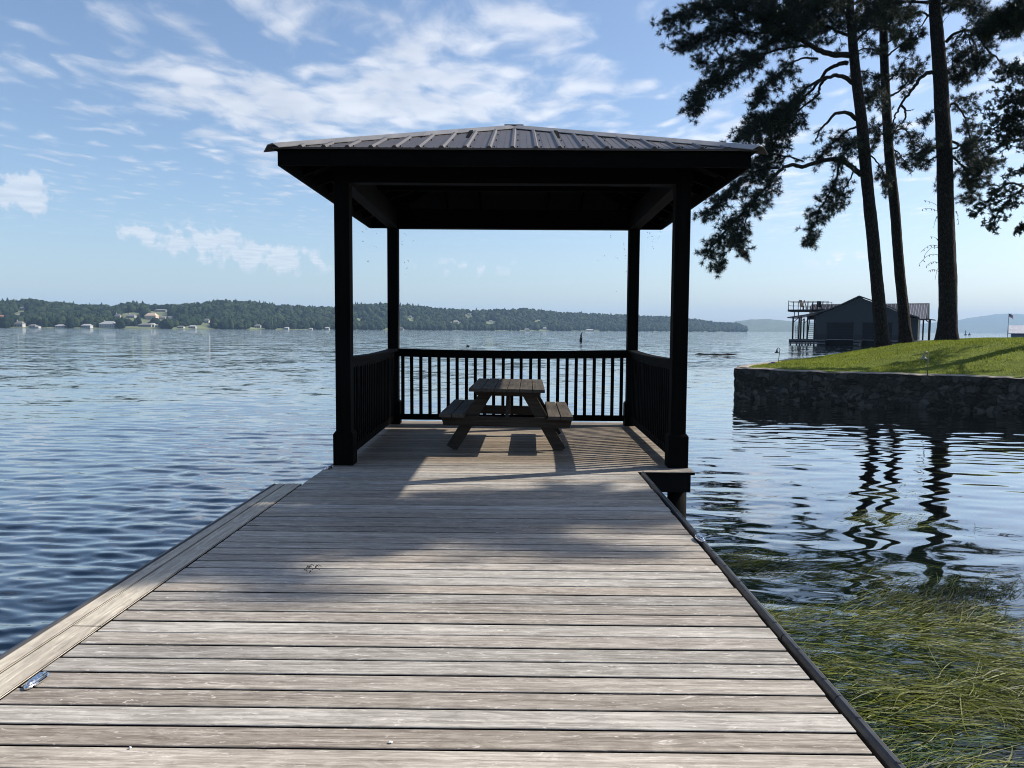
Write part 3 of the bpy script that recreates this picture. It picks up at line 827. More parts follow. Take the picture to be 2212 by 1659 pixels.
TREE_FEET = ((15.55, 33.0, 1.5), (18.05, 36.0, 1.5), (18.85, 34.0, 1.9))
def lawn():
    xs = np.concatenate([np.arange(6.4, 30, 0.3), np.geomspace(30, 120, 30)[1:]])
    ys = np.concatenate([np.arange(-30, 14, 1.2), np.arange(14, 50, 0.3), np.arange(50, 76, 1.5)])
    # ring mesh: polygon edge to inside, by marching every grid cell inside the edge plus a border strip
    X, Y = np.meshgrid(xs, ys, indexing='ij'); P = np.stack([X.ravel(), Y.ravel()], 1)
    ins = inside(P, EDGE)
    # pull outside points that touch the land onto its edge
    Q = P.copy()
    best = np.full(len(P), 1e9)
    for i in range(len(EDGE)-1):
        A, B = EDGE[i], EDGE[i+1]; d = B-A
        t = np.clip(((P-A)@d)/(d@d), 0, 1); C = A+t[:, None]*d
        dd = np.linalg.norm(P-C, axis=1)
        m = (~ins) & (dd < best)
        Q[m] = C[m]; best[m] = dd[m]
    z = lawn_z(Q)
    nx, ny = X.shape
    i = (np.arange(nx-1)[:, None]*ny+np.arange(ny-1)[None, :])
    Fc = np.stack([i, i+ny, i+ny+1, i+1], -1).reshape(-1, 4)
    I = ins
    keep = I[Fc].any(1)
    m, t, o = new_mat('lawn_soil')
    pos = t.add('ShaderNodeTexCoord').outputs['Object']
    n = t.noise(pos, 3.0, 6, 0.65); n2 = t.noise(pos, 0.35, 3, 0.5)
    c = t.ramp(t.math('ADD', t.math('MULTIPLY', n, 0.6), t.math('MULTIPLY', n2, 0.4)), [(0.35, (0.05, 0.07, 0.010)), (0.65, (0.13, 0.165, 0.025))])
    lx, ly, lz = t.sep(pos)
    for tx_, ty_, tr_ in TREE_FEET:
        dd = t.math('SQRT', t.math('ADD', t.math('POWER', t.math('SUBTRACT', lx, tx_), 2.0), t.math('POWER', t.math('SUBTRACT', ly, ty_), 2.0)))
        c = t.mix(t.smooth(t.math('ADD', dd, t.math('MULTIPLY', n, 0.8)), tr_*1.5, tr_*0.9), c, (0.055, 0.038, 0.024))
    p = principled(t, o, Base_Color=c, Roughness=0.95); p.inputs['Specular IOR Level'].default_value = 0.1
    t.put(p.inputs['Normal'], bump(t, t.noise(pos, 20, 4, 0.6), 0.8, 0.05))
    kind(np_mesh('lawn', np.column_stack([Q, z]), Fc[keep], m, smooth=True), 'structure')
    # blades
    Np = 330000
    P = np.column_stack([RNG.uniform(6.6, 27, Np), RNG.uniform(14, 46, Np)])
    ok = inside(P, EDGE)
    P = P[ok]; d = edge_dist(P)
    P = P[(d > 0.32+0.25*RNG.random(len(P)))]
    for tx_, ty_, tr_ in TREE_FEET:                   # bare needle-strewn ground round the trunks
        P = P[np.hypot(P[:, 0]-tx_, P[:, 1]-ty_) > tr_*(0.6+0.7*RNG.random(len(P)))]
    z = lawn_z(P); n = len(P)
    clump = 0.75+0.5*np.array(np.sin(P[:, 0]*3.1)*np.sin(P[:, 1]*2.7+P[:, 0]))
    h = RNG.uniform(0.035, 0.085, n)*np.clip(clump, .5, 1.3); w = RNG.uniform(0.006, 0.012, n)
    a = RNG.uniform(0, 2*np.pi, n); la = RNG.uniform(0, 2*np.pi, n); ln = RNG.uniform(0, 0.7, n)*h
    B = np.column_stack([P, z-0.005])
    s = np.column_stack([np.cos(a)*w, np.sin(a)*w, np.zeros(n)])
    T = B+np.column_stack([np.cos(la)*ln, np.sin(la)*ln, h])
    V = np.stack([B-s, B+s, T], 1).reshape(-1, 3)
    kind(np_mesh('grass', V, np.arange(3*n).reshape(-1, 3), M_grass), 'stuff')
lawn()

def stone_mat():
    m, t, o = new_mat('stone_wall')
    pos = t.add('ShaderNodeTexCoord').outputs['Object']
    nz = t.add('ShaderNodeTexNoise', _Vector=pos, _Scale=3.0, _Detail=4.0).outputs[1]
    q = t.vmath('ADD', t.vmath('MULTIPLY', pos, (1.0, 1.0, 1.5)), t.vmath('MULTIPLY', nz, (0.75, 0.75, 0.75)))
    v1 = t.add('ShaderNodeTexVoronoi', feature='DISTANCE_TO_EDGE', _Vector=q, _Scale=4.4).outputs[0]
    v2 = t.add('ShaderNodeTexVoronoi', _Vector=q, _Scale=4.4).outputs['Color']
    n = t.noise(pos, 9, 6, 0.65)
    n2 = t.noise(pos, 1.3, 5, 0.6, 0.5)
    c = t.ramp(t.math('ADD', t.math('MULTIPLY', t.sep(v2)[0], 0.5), t.math('MULTIPLY', n, 0.5)), [(0.3, (0.036, 0.033, 0.026)), (0.6, (0.080, 0.073, 0.060)), (0.85, (0.13, 0.12, 0.10))])
    c = t.mix(t.math('MULTIPLY', t.smooth(v1, 0.04, 0.0), 0.55), c, (0.018, 0.018, 0.016))
    c = t.mix(t.math('MULTIPLY', t.smooth(n2, 0.58, 0.74), 0.7), c, (0.14, 0.14, 0.13))
    zz = t.sep(pos)[2]
    lower_dark = t.smooth(t.math('ADD', zz, t.math('MULTIPLY', n2, 0.5)), 0.22, -0.10)   # stone colour darkens towards the water line
    c = t.mix(t.math('MULTIPLY', lower_dark, 0.95), c, (0.005, 0.0055, 0.0045))
    p = principled(t, o, Base_Color=c, Roughness=0.85)
    p.inputs['Specular IOR Level'].default_value = 0.3
    t.put(p.inputs['Normal'], bump(t, t.math('ADD', t.smooth(v1, 0.0, 0.12), t.math('MULTIPLY', n, 0.6)), 0.9, 0.05))
    return m
def seawall():
    w = thing('stone_seawall', 'rough mortared stone retaining wall between the lawn and the lake', 'wall', (6.68, 23.6, -0.6))
    pts = EDGE[2:15]
    # resample
    seg = np.linalg.norm(np.diff(pts, axis=0), axis=1); cum = np.concatenate([[0], np.cumsum(seg)])
    n = int(cum[-1]/0.06); s = np.linspace(0, cum[-1], n)
    PX = np.interp(s, cum, pts[:, 0]); PY = np.interp(s, cum, pts[:, 1])
    tx, ty = np.gradient(PX), np.gradient(PY); l = np.hypot(tx, ty); nxv, nyv = ty/l, -tx/l   # points away from land
    # check direction of outward normal
    tst = inside(np.column_stack([PX+nxv*.3, PY+nyv*.3]), EDGE).mean()
    if tst > 0.5: nxv, nyv = -nxv, -nyv
    nz = 22; zs = np.linspace(-1.3, 0.31, nz)
    seeds = np.column_stack([RNG.uniform(0, cum[-1], int(cum[-1]*20)), RNG.uniform(-1.3, 0.4, int(cum[-1]*20))])
    V = np.zeros((n, nz, 3)); disp = np.zeros((n, nz))
    for i in range(n):
        m = np.abs(seeds[:, 0]-s[i]) < 0.9
        sd = seeds[m]
        for j in range(nz):
            dd = np.sort(np.hypot((sd[:, 0]-s[i])*0.75, (sd[:, 1]-zs[j])*1.25))
            disp[i, j] = min((dd[1]-dd[0])*0.45, 0.05)
    ns = np.array([[mnoise.noise((PX[i]*2.2, PY[i]*2.2, z*2.5)) for z in zs] for i in range(n)])
    out = disp+ns*0.03+0.02
    topz = np.array([mnoise.noise((PX[i]*1.3, PY[i]*1.3, 7.0))*0.035+mnoise.noise((PX[i]*5, PY[i]*5, 3.0))*0.015 for i in range(n)])
    V[:, :, 0] = PX[:, None]+nxv[:, None]*out; V[:, :, 1] = PY[:, None]+nyv[:, None]*out
    V[:, :, 2] = zs[None, :]+topz[:, None]*smoothstep(zs, -0.3, 0.31)[None, :]
    i = np.arange(n-1)[:, None]*nz+np.arange(nz-1)[None, :]
    Fc = np.stack([i, i+nz, i+nz+1, i+1], -1).reshape(-1, 4)
    o = np_mesh('stone_face', V.reshape(-1, 3)-np.array([6.68, 23.6, -0.6]), Fc, stone_mat(), w, smooth=False)
    # coping
    wd = np.array([0.0, 0.14, 0.30, 0.42]); hz = np.array([0.012, 0.03, 0.028, -0.05])
    C = np.zeros((n, 5, 3))
    rough = np.array([mnoise.noise((PX[i]*3, PY[i]*3, 11.0)) for i in range(n)])
    C[:, 0] = V[:, -1]
    for q in range(4):
        C[:, q+1, 0] = PX-nxv*(wd[q]+rough*0.05*(q > 1)); C[:, q+1, 1] = PY-nyv*(wd[q]+rough*0.05*(q > 1)); C[:, q+1, 2] = 0.31+topz+hz[q]
    i = np.arange(n-1)[:, None]*5+np.arange(4)[None, :]
    Fc = np.stack([i, i+5, i+6, i+1], -1).reshape(-1, 4)
    np_mesh('coping', C.reshape(-1, 3)-np.array([6.68, 23.6, -0.6]), Fc, simple('coping_stone', (0.23, 0.20, 0.17), 0.9, var=0.35, scale=4, bmp=0.5), w)
seawall()

# ------------------------------------------------------------------ path lamps and marker on the lawn
M_lampm = simple('lamp_bronze', (0.22, 0.21, 0.17), 0.45, 0.6, var=0.2)
M_lampd = simple('lamp_dark', (0.03, 0.03, 0.03), 0.5, 0.5)
def lamp(px, py, Y, h, mat, label, lean=0.0, side=-1):
    p = at(px, py, Y)
    r = thing('path_lamp', label, 'lamp', (p.x, p.y, p.z-0.03), 'bell shaped path lamps along the seawall')
    mb = MB()
    pts = [(0, 0, 0)]+[(lean*h*q, 0, h*q) for q in (0.5, 0.85)]
    for q in range(7):
        a = math.pi*q/6
        pts.append((lean*h+side*0.055*(1-math.cos(a)), 0, h*0.93+0.075*math.sin(a)))
    mb.tube(pts, 0.011, 8); mb.build('stem', mat, r, smooth=True)
    mb = MB()
    cx = lean*h+side*0.11; ct = h*0.93
    prof = [(0.012, 0.03), (0.022, 0.02), (0.026, -0.03), (0.05, -0.075), (0.095, -0.115), (0.088, -0.118)]
    N = 16; V = [(cx+rr*math.cos(2*math.pi*i/N), rr*math.sin(2*math.pi*i/N), ct+zz) for rr, zz in prof for i in range(N)]
    mb.add(V, [(l*N+i, l*N+(i+1) % N, (l+1)*N+(i+1) % N, (l+1)*N+i) for l in range(len(prof)-1) for i in range(N)]+[tuple(range(N))])
    mb.build('shade', mat, r, smooth=True)
lamp(2003, 812, 19.75, 0.62, M_lampm, 'pale bell shaped path lamp on the seawall in front of the sunny lawn')
lamp(1681, 784, 28.4, 0.55, M_lampd, 'dark leaning path lamp near the point of the seawall', 0.09)
lamp(1859, 760, 42.0, 0.50, M_lampd, 'tiny far path lamp at the water side of the lawn, before the boathouse', 0.0)
p = at(1667, 793, 26.3)
mb = MB(); mb.box((p.x, p.y, p.z+.03), (0.20, 0.12, 0.22)); mb.box((p.x+.03, p.y, p.z+.15), (0.12, 0.09, 0.05)); mb.tube([(p.x-.05, p.y-.062, p.z+.05), (p.x-.05, p.y-.085, p.z+.05)], 0.03, 10)
tag(mb.build('valve_box', simple('blue_plastic', (0.02, 0.04, 0.35), 0.5), bevel=0.012), 'small bright blue box on the lawn edge near the point', 'box')

# ------------------------------------------------------------------ trees
def needles(cen, dirs, K, L, w, spread, up=0.15):
    n = len(cen)
    cen = np.repeat(cen, K, 0); dirs = np.repeat(dirs, K, 0)
    r = RNG.normal(size=(n*K, 3)); r /= np.linalg.norm(r, axis=1)[:, None]
    d = dirs*(1-spread)+r*spread+np.array([0, 0, up*0.3]); d /= np.linalg.norm(d, axis=1)[:, None]
    l = L*RNG.uniform(0.65, 1.1, n*K)[:, None]
    s = np.cross(d, RNG.normal(size=(n*K, 3))); s /= np.linalg.norm(s, axis=1)[:, None]
    b = cen-dirs*RNG.uniform(0, 0.10, n*K)[:, None]
    V = np.stack([b-s*w, b+s*w, b+d*l], 1).reshape(-1, 3)
    return V
def leaves(cen, dirs, K, L, w, sp):
    n = len(cen)
    cen = np.repeat(cen, K, 0)+RNG.normal(size=(n*K, 3))*sp
    d = RNG.normal(size=(n*K, 3)); d /= np.linalg.norm(d, axis=1)[:, None]
    s = np.cross(d, RNG.normal(size=(n*K, 3))); s /= np.linalg.norm(s, axis=1)[:, None]
    l = L*RNG.uniform(0.6, 1.1, n*K)[:, None]
    V = np.stack([cen-d*l*.5, cen+s*w*.5, cen+d*l*.5, cen-s*w*.5], 1).reshape(-1, 3)
    return V

FOL = 1.6
class Tree:
    def __init__(s, name, label, cat, trunk, rad, group):
        s.base = Vector(trunk[0]); s.t = thing(name, label, cat, s.base, group)
        s.trunk_p = [Vector(p) for p in trunk]; s.rad = rad
        s.br = MB(); s.cen = {0: [], 1: []}; s.dir = {0: [], 1: []}
    def limb(s, pts, r0, r1=None, f0=0.35, dens=10, blen=0.9, droop=-0.15, k=0, wob=True, tuft=True):
        """a limb along pts (world points); foliage from fraction f0 on"""
        pts = [Vector(p) for p in pts]
        # smooth (Catmull-Rom)
        P = [pts[0]*2-pts[1]]+pts+[pts[-1]*2-pts[-2]]; out = []
        for i in range(1, len(P)-2):
            for q in range(5):
                t = q/5
                out.append(0.5*((2*P[i])+(P[i+1]-P[i-1])*t+(2*P[i-1]-5*P[i]+4*P[i+1]-P[i+2])*t*t+(-P[i-1]+3*P[i]-3*P[i+1]+P[i+2])*t**3))
        out.append(P[-2])
        if wob:
            out = [p+Vector((random.gauss(0, .015), random.gauss(0, .03), random.gauss(0, .015))) if 0 < i < len(out)-1 else p for i, p in enumerate(out)]
        n = len(out); r1 = r1 if r1 is not None else r0*0.25
        s.br.tube([p-s.base for p in out], [r0+(r1-r0)*(i/(n-1))**0.8 for i in range(n)], 7, wob=0.15)
        L = sum((out[i+1]-out[i]).length for i in range(n-1))
        if not tuft: return
        cnt = int(L*(1-f0)*dens*FOL)
        for c in range(cnt):
            f = f0+(1-f0)*random.random()
            i = min(int(f*(n-1)), n-2); p = out[i].lerp(out[i+1], f*(n-1)-i)
            d = (out[i+1]-out[i]).normalized()
            rv = Vector((random.gauss(0, 1), random.gauss(0, 1), random.gauss(0, .75))).normalized()
            dd = (d*random.uniform(.2, 1.0)+rv*random.uniform(.5, 1.0)+Vector((0, 0, droop))).normalized()
            s.twig(p, dd, blen*random.uniform(.5, 1.4)*(0.7+0.35*(1-f)), k)
    def twig(s, p, d, l, k):
        q1 = p+d*l*.5+Vector((0, 0, -.04*l)); d2 = (d+Vector((random.gauss(0, .35), random.gauss(0, .35), random.gauss(0.1, .35)))).normalized()
        q2 = q1+d2*l*.5
        s.br.tube([v-s.base for v in (p, q1, q2)], [0.013, 0.009, 0.005], 3)
        m = max(2, int(l*7))
        for i in range(m):
            t = 0.3+0.7*(i+random.random())/m
            v = (p.lerp(q1, t*2) if t < .5 else q1.lerp(q2, t*2-1))+Vector((random.gauss(0, .085), random.gauss(0, .085), random.gauss(0, .07)))
            s.cen[k].append(tuple(v-s.base)); s.dir[k].append(tuple((d2+Vector((random.gauss(0, .4), random.gauss(0, .4), .25+random.gauss(0, .3)))).normalized()))
        s.cen[k].append(tuple(q2-s.base)); s.dir[k].append(tuple(d2))
    def mass(s, c, r, n, k=0, blen=0.7, flat=None):
        """twigs spread through an ellipsoid"""
        c = Vector(c)
        for _ in range(n):
            v = Vector((random.gauss(0, 1), random.gauss(0, 1), random.gauss(0, 1))).normalized()*random.random()**(1/2.4)
            p = c+Vector((v.x*r[0], v.y*r[1], v.z*r[2]))
            s.twig(p, (v*.6+Vector((random.gauss(0, .6), random.gauss(0, .6), random.gauss(0, .5)))).normalized(), blen*random.uniform(.5, 1.1), k)
    def finish(s, K=34, L=0.22, w=0.0078, broad=False):
        P = s.trunk_p; mb = MB()
        # barky trunk: many rings with lobed noise
        n = len(P); fine = []; fr = []
        for i in range(n-1):
            m = max(2, int((P[i+1]-P[i]).length/0.22))
            for q in range(m): fine.append(P[i].lerp(P[i+1], q/m)); fr.append(s.rad[i]+(s.rad[i+1]-s.rad[i])*q/m)
        fine.append(P[-1]); fr.append(s.rad[-1])
        NS = 22; V = []; Fc = []
        for i, (p, r) in enumerate(zip(fine, fr)):
            h = p.z-s.base.z
            for j in range(NS):
                a = 2*math.pi*j/NS
                ridge = mnoise.noise((math.cos(a)*3+s.base.x, math.sin(a)*3, h*.9))*0.075+mnoise.noise((math.cos(a)*7, math.sin(a)*7+s.base.x, h*3))*0.045
                fl = 0.35*math.exp(-h/0.35)*(0.6+0.5*math.sin(a*5+s.base.x))+0.22*math.exp(-h/0.6)
                rr = r*(1+ridge+fl)
                V.append((p.x+rr*math.cos(a)-s.base.x, p.y+rr*math.sin(a)-s.base.y, p.z-s.base.z-(0.25 if i == 0 else 0)))
        for i in range(len(fine)-1):
            for j in range(NS): Fc.append((i*NS+j, i*NS+(j+1) % NS, (i+1)*NS+(j+1) % NS, (i+1)*NS+j))
        mb.add(V, Fc); mb.build('trunk', M_bark, s.t, smooth=True)
        s.br.build('branches', M_bark, s.t, smooth=True)
        for k, mat in ((0, M_leaf if broad else M_needle), (1, M_needle2)):
            if not s.cen[k]: continue
            c = np.array(s.cen[k]); d = np.array(s.dir[k])
            if broad:
                Vn = needles(c, d, K, 0.12, 0.017, 0.85); Fn = np.arange(len(Vn)).reshape(-1, 3)
            else:
                Vn = needles(c, d, K, L, w, 0.62); Fn = np.arange(len(Vn)).reshape(-1, 3)
            np_mesh('crown' if k == 0 else 'sun_tinted_needles', Vn, Fn, mat, s.t)

def c3(x, y): return (1415.7+x*0.3733, y*0.3733)
def line3(pts, Y, dY):
    n = len(pts)
    return [at(*c3(x, y), Y+dY*(i/(n-1))**1.1) for i, (x, y) in enumerate(pts)]
def trunk(pts, Y, base_z=None, extra=()):
    P = [at(x, y, Y+dy) for x, y, dy in pts]
    return P+[Vector(e) for e in extra]

G_P = 'tall pines on the lawn'
# --- pine 1, nearest the boathouse front
Y1 = 33.0
T1 = trunk([(1907, 752, 0), (1897, 640, 0), (1886, 520, 0), (1871, 373, 0), (1861, 258, 0), (1848, 160, 0), (1838, 40, 0)], Y1)
top = T1[-1]
T1 += [top+Vector((-.3, .2, 3.0)), top+Vector((-.2, .5, 6.5))]
t1 = Tree('pine_tree', 'leaning pine left of the other two trunks, its long limbs sweeping over the water', 'tree', T1, [.27, .255, .25, .235, .22, .20, .17, .11, .03], G_P)
def L1(pts, dY, r, f0=.35, dens=10, blen=.9, k=0, t=t1, Y=Y1, droop=-.15, tuft=True): t.limb(line3(pts, Y, dY), r, None, f0, dens, blen, droop, k, tuft=tuft)
L1([(1130, 320), (1000, 310), (900, 265), (760, 185), (560, 80), (380, 40), (200, 60), (80, 110)], -2.0, .13, .35, 15, 1.0)
L1([(900, 265), (750, 280), (560, 340), (430, 420), (330, 470), (260, 550), (230, 630)], -3.0, .06, .25, 15, .75)
L1([(760, 185), (560, 190), (400, 180), (250, 220), (130, 270)], -1.0, .05, .2, 14, .8)
L1([(700, 200), (600, 280), (480, 330), (330, 360), (270, 340)], 1.0, .04, .15, 12, .7)
L1([(1110, 365), (1050, 375), (990, 410), (940, 480), (850, 570), (700, 670), (570, 720), (480, 800)], 1.5, .10, .55, 22, .8)
L1([(940, 340), (840, 340), (760, 385), (650, 480), (580, 600)], -1.5, .05, .35, 14, .75)
L1([(1145, 480), (1080, 440), (990, 450), (900, 490), (800, 580), (700, 660), (560, 760)], -2.0, .10, .5, 16, .75)
L1([(990, 450), (950, 500), (940, 550), (850, 620), (760, 720), (690, 820), (640, 900)], 1.0, .07, .5, 16, .75)
L1([(1165, 690), (1120, 655), (1050, 655), (1000, 700), (950, 760), (925, 815)], -1.2, .10, .7, 3, .4)
L1([(1190, 1010), (1130, 960), (1060, 925), (960, 930), (850, 965), (780, 955), (720, 990), (640, 1080), (560, 1170), (470, 1270), (380, 1370), (310, 1450)], -3.0, .12, .52, 13, .75)
L1([(720, 970), (620, 980), (500, 1040), (400, 1130), (290, 1240)], -1.0, .05, .1, 15, .75)
L1([(560, 1170), (500, 1330), (420, 1450), (360, 1540)], -.5, .03, .2, 13, .6)
L1([(470, 1270), (480, 1380), (520, 1470)], .5, .03, .2, 12, .5)
L1([(850, 930), (740, 900), (640, 900), (560, 960)], 1.0, .04, .2, 14, .7)
L1([(1060, 925), (1055, 1000), (1020, 1100), (960, 1200), (910, 1320), (880, 1400)], -1.8, .05, .25, 11, .62)
L1([(1160, 960), (1120, 1050), (1060, 1150), (1000, 1230)], 1.0, .04, .25, 10, .6)
L1([(1200, 720), (1110, 760), (1010, 840), (940, 910)], 1.5, .06, .3, 12, .7)
L1([(1200, 780), (1120, 840), (1080, 920)], -1.0, .05, .2, 12, .7)
L1([(1130, 120), (1050, 40), (950, 20), (800, 60), (640, 90)], -1.0, .08, .25, 18, .9)
L1([(1140, 210), (1050, 180), (920, 120), (800, 130), (660, 200)], 2.0, .08, .3, 16, .9)
L1([(1135, 60), (1000, -60), (800, -70), (560, -20), (300, -10)], 1.5, .09, .3, 18, 1.0)
L1([(1150, 250), (1230, 170), (1290, 80), (1330, -20)], 1.0, .06, .3, 14, .8)
L1([(1150, 300), (1220, 280), (1290, 300)], -1.0, .04, .3, 9, .6)
L1([(1165, 420), (1230, 420), (1300, 480)], 1.5, .04, .3, 9, .6)
L1([(1180, 520), (1250, 560), (1320, 620)], 1.5, .04, .3, 8, .6)
L1([(1210, 760), (1280, 740), (1340, 800)], 1.2, .04, .3, 9, .6)
L1([(1230, 880), (1290, 950), (1330, 1040), (1330, 1150)], 1.2, .04, .35, 8, .55)
for c, rx, rz, n in (((820, 70), 1.6, .8, 85), ((1000, 130), 1.2, .9, 55), ((480, 60), 1.5, .45, 45), ((620, 750), 1.2, .55, 60), ((1180, 110), .9, .9, 40)):
    t1.mass(at(*c3(*c), Y1-.5), (rx, 1.6, rz), n)
for q in range(10):                                    # crown above the frame
    a = q*2.4; z = top.z+0.5+q*.6
    b = Vector((top.x-.25, top.y+.3, z)); e = b+Vector((math.cos(a)*(4.5-q*.35), math.sin(a)*(4.5-q*.35), .8))
    t1.limb([b, b.lerp(e, .5)+Vector((0, 0, .5)), e], .07, None, .3, 9, 1.0)
t1.finish()

# --- pine 2, thin middle trunk
Y2 = 36.0
T2 = trunk([(1957, 745, 0), (1951, 660, 0), (1944, 597, 0), (1932, 440, 0), (1921, 336, 0), (1912, 187, 0), (1907, 19, 0)], Y2)
top = T2[-1]; T2 += [top+Vector((-.1, 0, 3.5)), top+Vector((0, .2, 7))]
t2 = Tree('pine_tree', 'slim middle pine trunk standing between the leaning pine and the thick pine', 'tree', T2, [.26, .235, .225, .215, .205, .19, .17, .11, .03], G_P)
L2 = lambda *a, **k: L1(*a, t=t2, Y=Y2, **k)
L2([(1370, 760), (1440, 750), (1490, 830), (1520, 950)], -1, .05, .3, 9, .55)
L2([(1375, 860), (1420, 900), (1470, 980)], 1, .04, .3, 9, .5)
L2([(1345, 560), (1420, 520), (1480, 440), (1540, 360)], 1.2, .06, .3, 10, .6)
L2([(1345, 470), (1400, 420), (1450, 330)], -1, .05, .3, 10, .6)
L2([(1340, 520), (1280, 520), (1220, 600)], -.8, .05, .3, 8, .55)
L2([(1335, 330), (1420, 260), (1480, 210)], -1.5, .05, .3, 10, .6, k=1)
L2([(1330, 260), (1400, 200), (1460, 180)], -1.0, .05, .3, 12, .55, k=1)
L2([(1330, 180), (1390, 80), (1440, 40), (1500, 60)], -1.0, .05, .3, 9, .6, k=1)
L2([(1330, 120), (1250, 60), (1200, -20)], .5, .05, .3, 11, .7)
L2([(1330, 700), (1280, 760), (1260, 850)], .5, .05, .3, 9, .55)
for q in range(9):
    a = q*2.4+1; z = top.z+0.3+q*.75
    b = Vector((top.x, top.y+.1, z)); e = b+Vector((math.cos(a)*(3.6-q*.3), math.sin(a)*(3.6-q*.3), .7))
    t2.limb([b, b.lerp(e, .5)+Vector((0, 0, .4)), e], .06, None, .3, 9, .9)
t2.finish()

# --- pine 3, thick straight trunk
Y3 = 34.0
T3 = trunk([(2046, 740, 0), (2048, 660, 0), (2047, 597, 0), (2043, 450, 0), (2039, 299, 0), (2030, 150, 0), (2020, 19, 0)], Y3)
top = T3[-1]; T3 += [top+Vector((-.25, 0, 3.5)), top+Vector((-.3, .2, 7.5))]
t3 = Tree('pine_tree', 'thickest straight pine on the lawn, rightmost of the three trunks, with vine on it', 'tree', T3, [.37, .36, .355, .325, .305, .28, .245, .16, .03], G_P)
L3 = lambda *a, **k: L1(*a, t=t3, Y=Y3, **k)
L3([(1612, 420), (1570, 425), (1520, 470), (1470, 540), (1420, 605), (1390, 670), (1365, 730)], -1, .10, .9, 5, .4)
L3([(1420, 605), (1448, 645), (1435, 700), (1395, 740), (1370, 800)], .3, .06, .7, 8, .5)
L3([(1445, 640), (1475, 640), (1500, 630)], .2, .03, 1, 0, .4, tuft=False)
L3([(1680, 245), (1720, 205), (1790, 175), (1860, 200), (1930, 300), (2030, 380), (2110, 440)], -1.2, .08, .35, 9, .75)
L3([(1790, 175), (1830, 260), (1800, 370), (1790, 460)], .5, .04, .25, 14, .7)
L3([(1790, 175), (1730, 250), (1720, 380), (1760, 450)], 1.2, .04, .25, 12, .6)
L3([(1830, 220), (1870, 320), (1850, 400)], -.5, .04, .2, 12, .6)
L3([(1860, 200), (1920, 160), (1980, 140)], -1, .04, .2, 12, .7, k=1)
L3([(1710, 600), (1750, 610), (1795, 690), (1820, 800), (1815, 880)], -1, .06, .35, 8, .6)
L3([(1705, 620), (1770, 560), (1850, 600)], .8, .04, .3, 8, .55)
L3([(1715, 820), (1790, 860), (1850, 950), (1880, 1040)], -1, .06, .2, 13, .75)
L3([(1715, 900), (1790, 980), (1830, 1080), (1830, 1140)], 1, .05, .2, 13, .65)
L3([(1720, 860), (1820, 830), (1900, 900), (1930, 960)], .6, .05, .2, 12, .7)
L3([(1640, 860), (1580, 850), (1520, 890)], -1, .04, .2, 12, .6)
L3([(1640, 900), (1580, 930), (1540, 980)], .5, .04, .3, 9, .5)
L3([(1635, 640), (1590, 660), (1550, 690)], -.6, .03, .3, 8, .4)
L3([(1590, 90), (1520, 70), (1440, 110), (1380, 160)], -1.2, .05, .3, 8, .6, k=1)
L3([(1600, 60), (1540, 150), (1500, 220), (1440, 280)], .8, .04, .3, 8, .55)
L3([(1665, 130), (1690, 95)], 0, .02, 1, 0, .3, tuft=False)
L3([(1660, 60), (1760, -10), (1860, 60), (1920, 120)], -1, .06, .3, 11, .75)
L3([(1655, 20), (1750, 20), (1830, -40)], 1, .06, .2, 12, .7)
t3.mass(at(*c3(1780, 950), Y3), (.9, 1.2, .9), 34)
for q in range(10):
    a = q*2.4+2; z = top.z+0.3+q*.75
    b = Vector((top.x-.1, top.y+.1, z)); e = b+Vector((math.cos(a)*(4.3-q*.33), math.sin(a)*(4.3-q*.33), .7))
    t3.limb([b, b.lerp(e, .5)+Vector((0, 0, .4)), e], .07, None, .3, 9, 1.0)
t3.finish()

# --- bare vine on pine 3
M_vine = simple('vine_stem', (0.05, 0.045, 0.035), 0.9)
mb = MB(); ml = MB()
for (x0, y0, dx, dy) in ((1646, 1230, -100, -20), (1646, 1200, -90, -40), (1640, 1260, -30, 60), (1648, 1400, -60, -30), (1646, 1430, -110, 30), (1646, 1440, -90, 40), (1646, 1480, -120, 50), (1648, 1530, -80, 10), (1648, 1560, -30, 60), (1648, 1580, -70, -10), (1735, 1230, 20, 60), (1640, 1020, -20, 30)):
    P = [c3(x0+dx*t, y0+dy*t*t-18*math.sin(math.pi*t)) for t in np.linspace(0, 1, 7)]
    W3 = [at(*p, Y3-.35-0.1*i/6) for i, p in enumerate(P)]
    mb.tube(W3, [0.010]*3+[.007]*4, 4)
    for w_ in W3[2:]:
        if random.random() < .7:
            e = w_+Vector((random.gauss(0, .03), random.gauss(0, .03), -.09)); ml.tube([w_, w_.lerp(e, .5)+Vector((.02, 0, 0)), e], [.006, .018, .003], 4)
vn = thing('climbing_vine', 'thin straggling vine with sparse leaves hanging from the thick pine trunk', 'vine', at(*c3(1646, 1400), Y3-.35))
vl = Vector(vn.location)
mb.build('stems', M_vine, vn).location = -vl
ml.build('leaves', M_leaf, vn).location = -vl

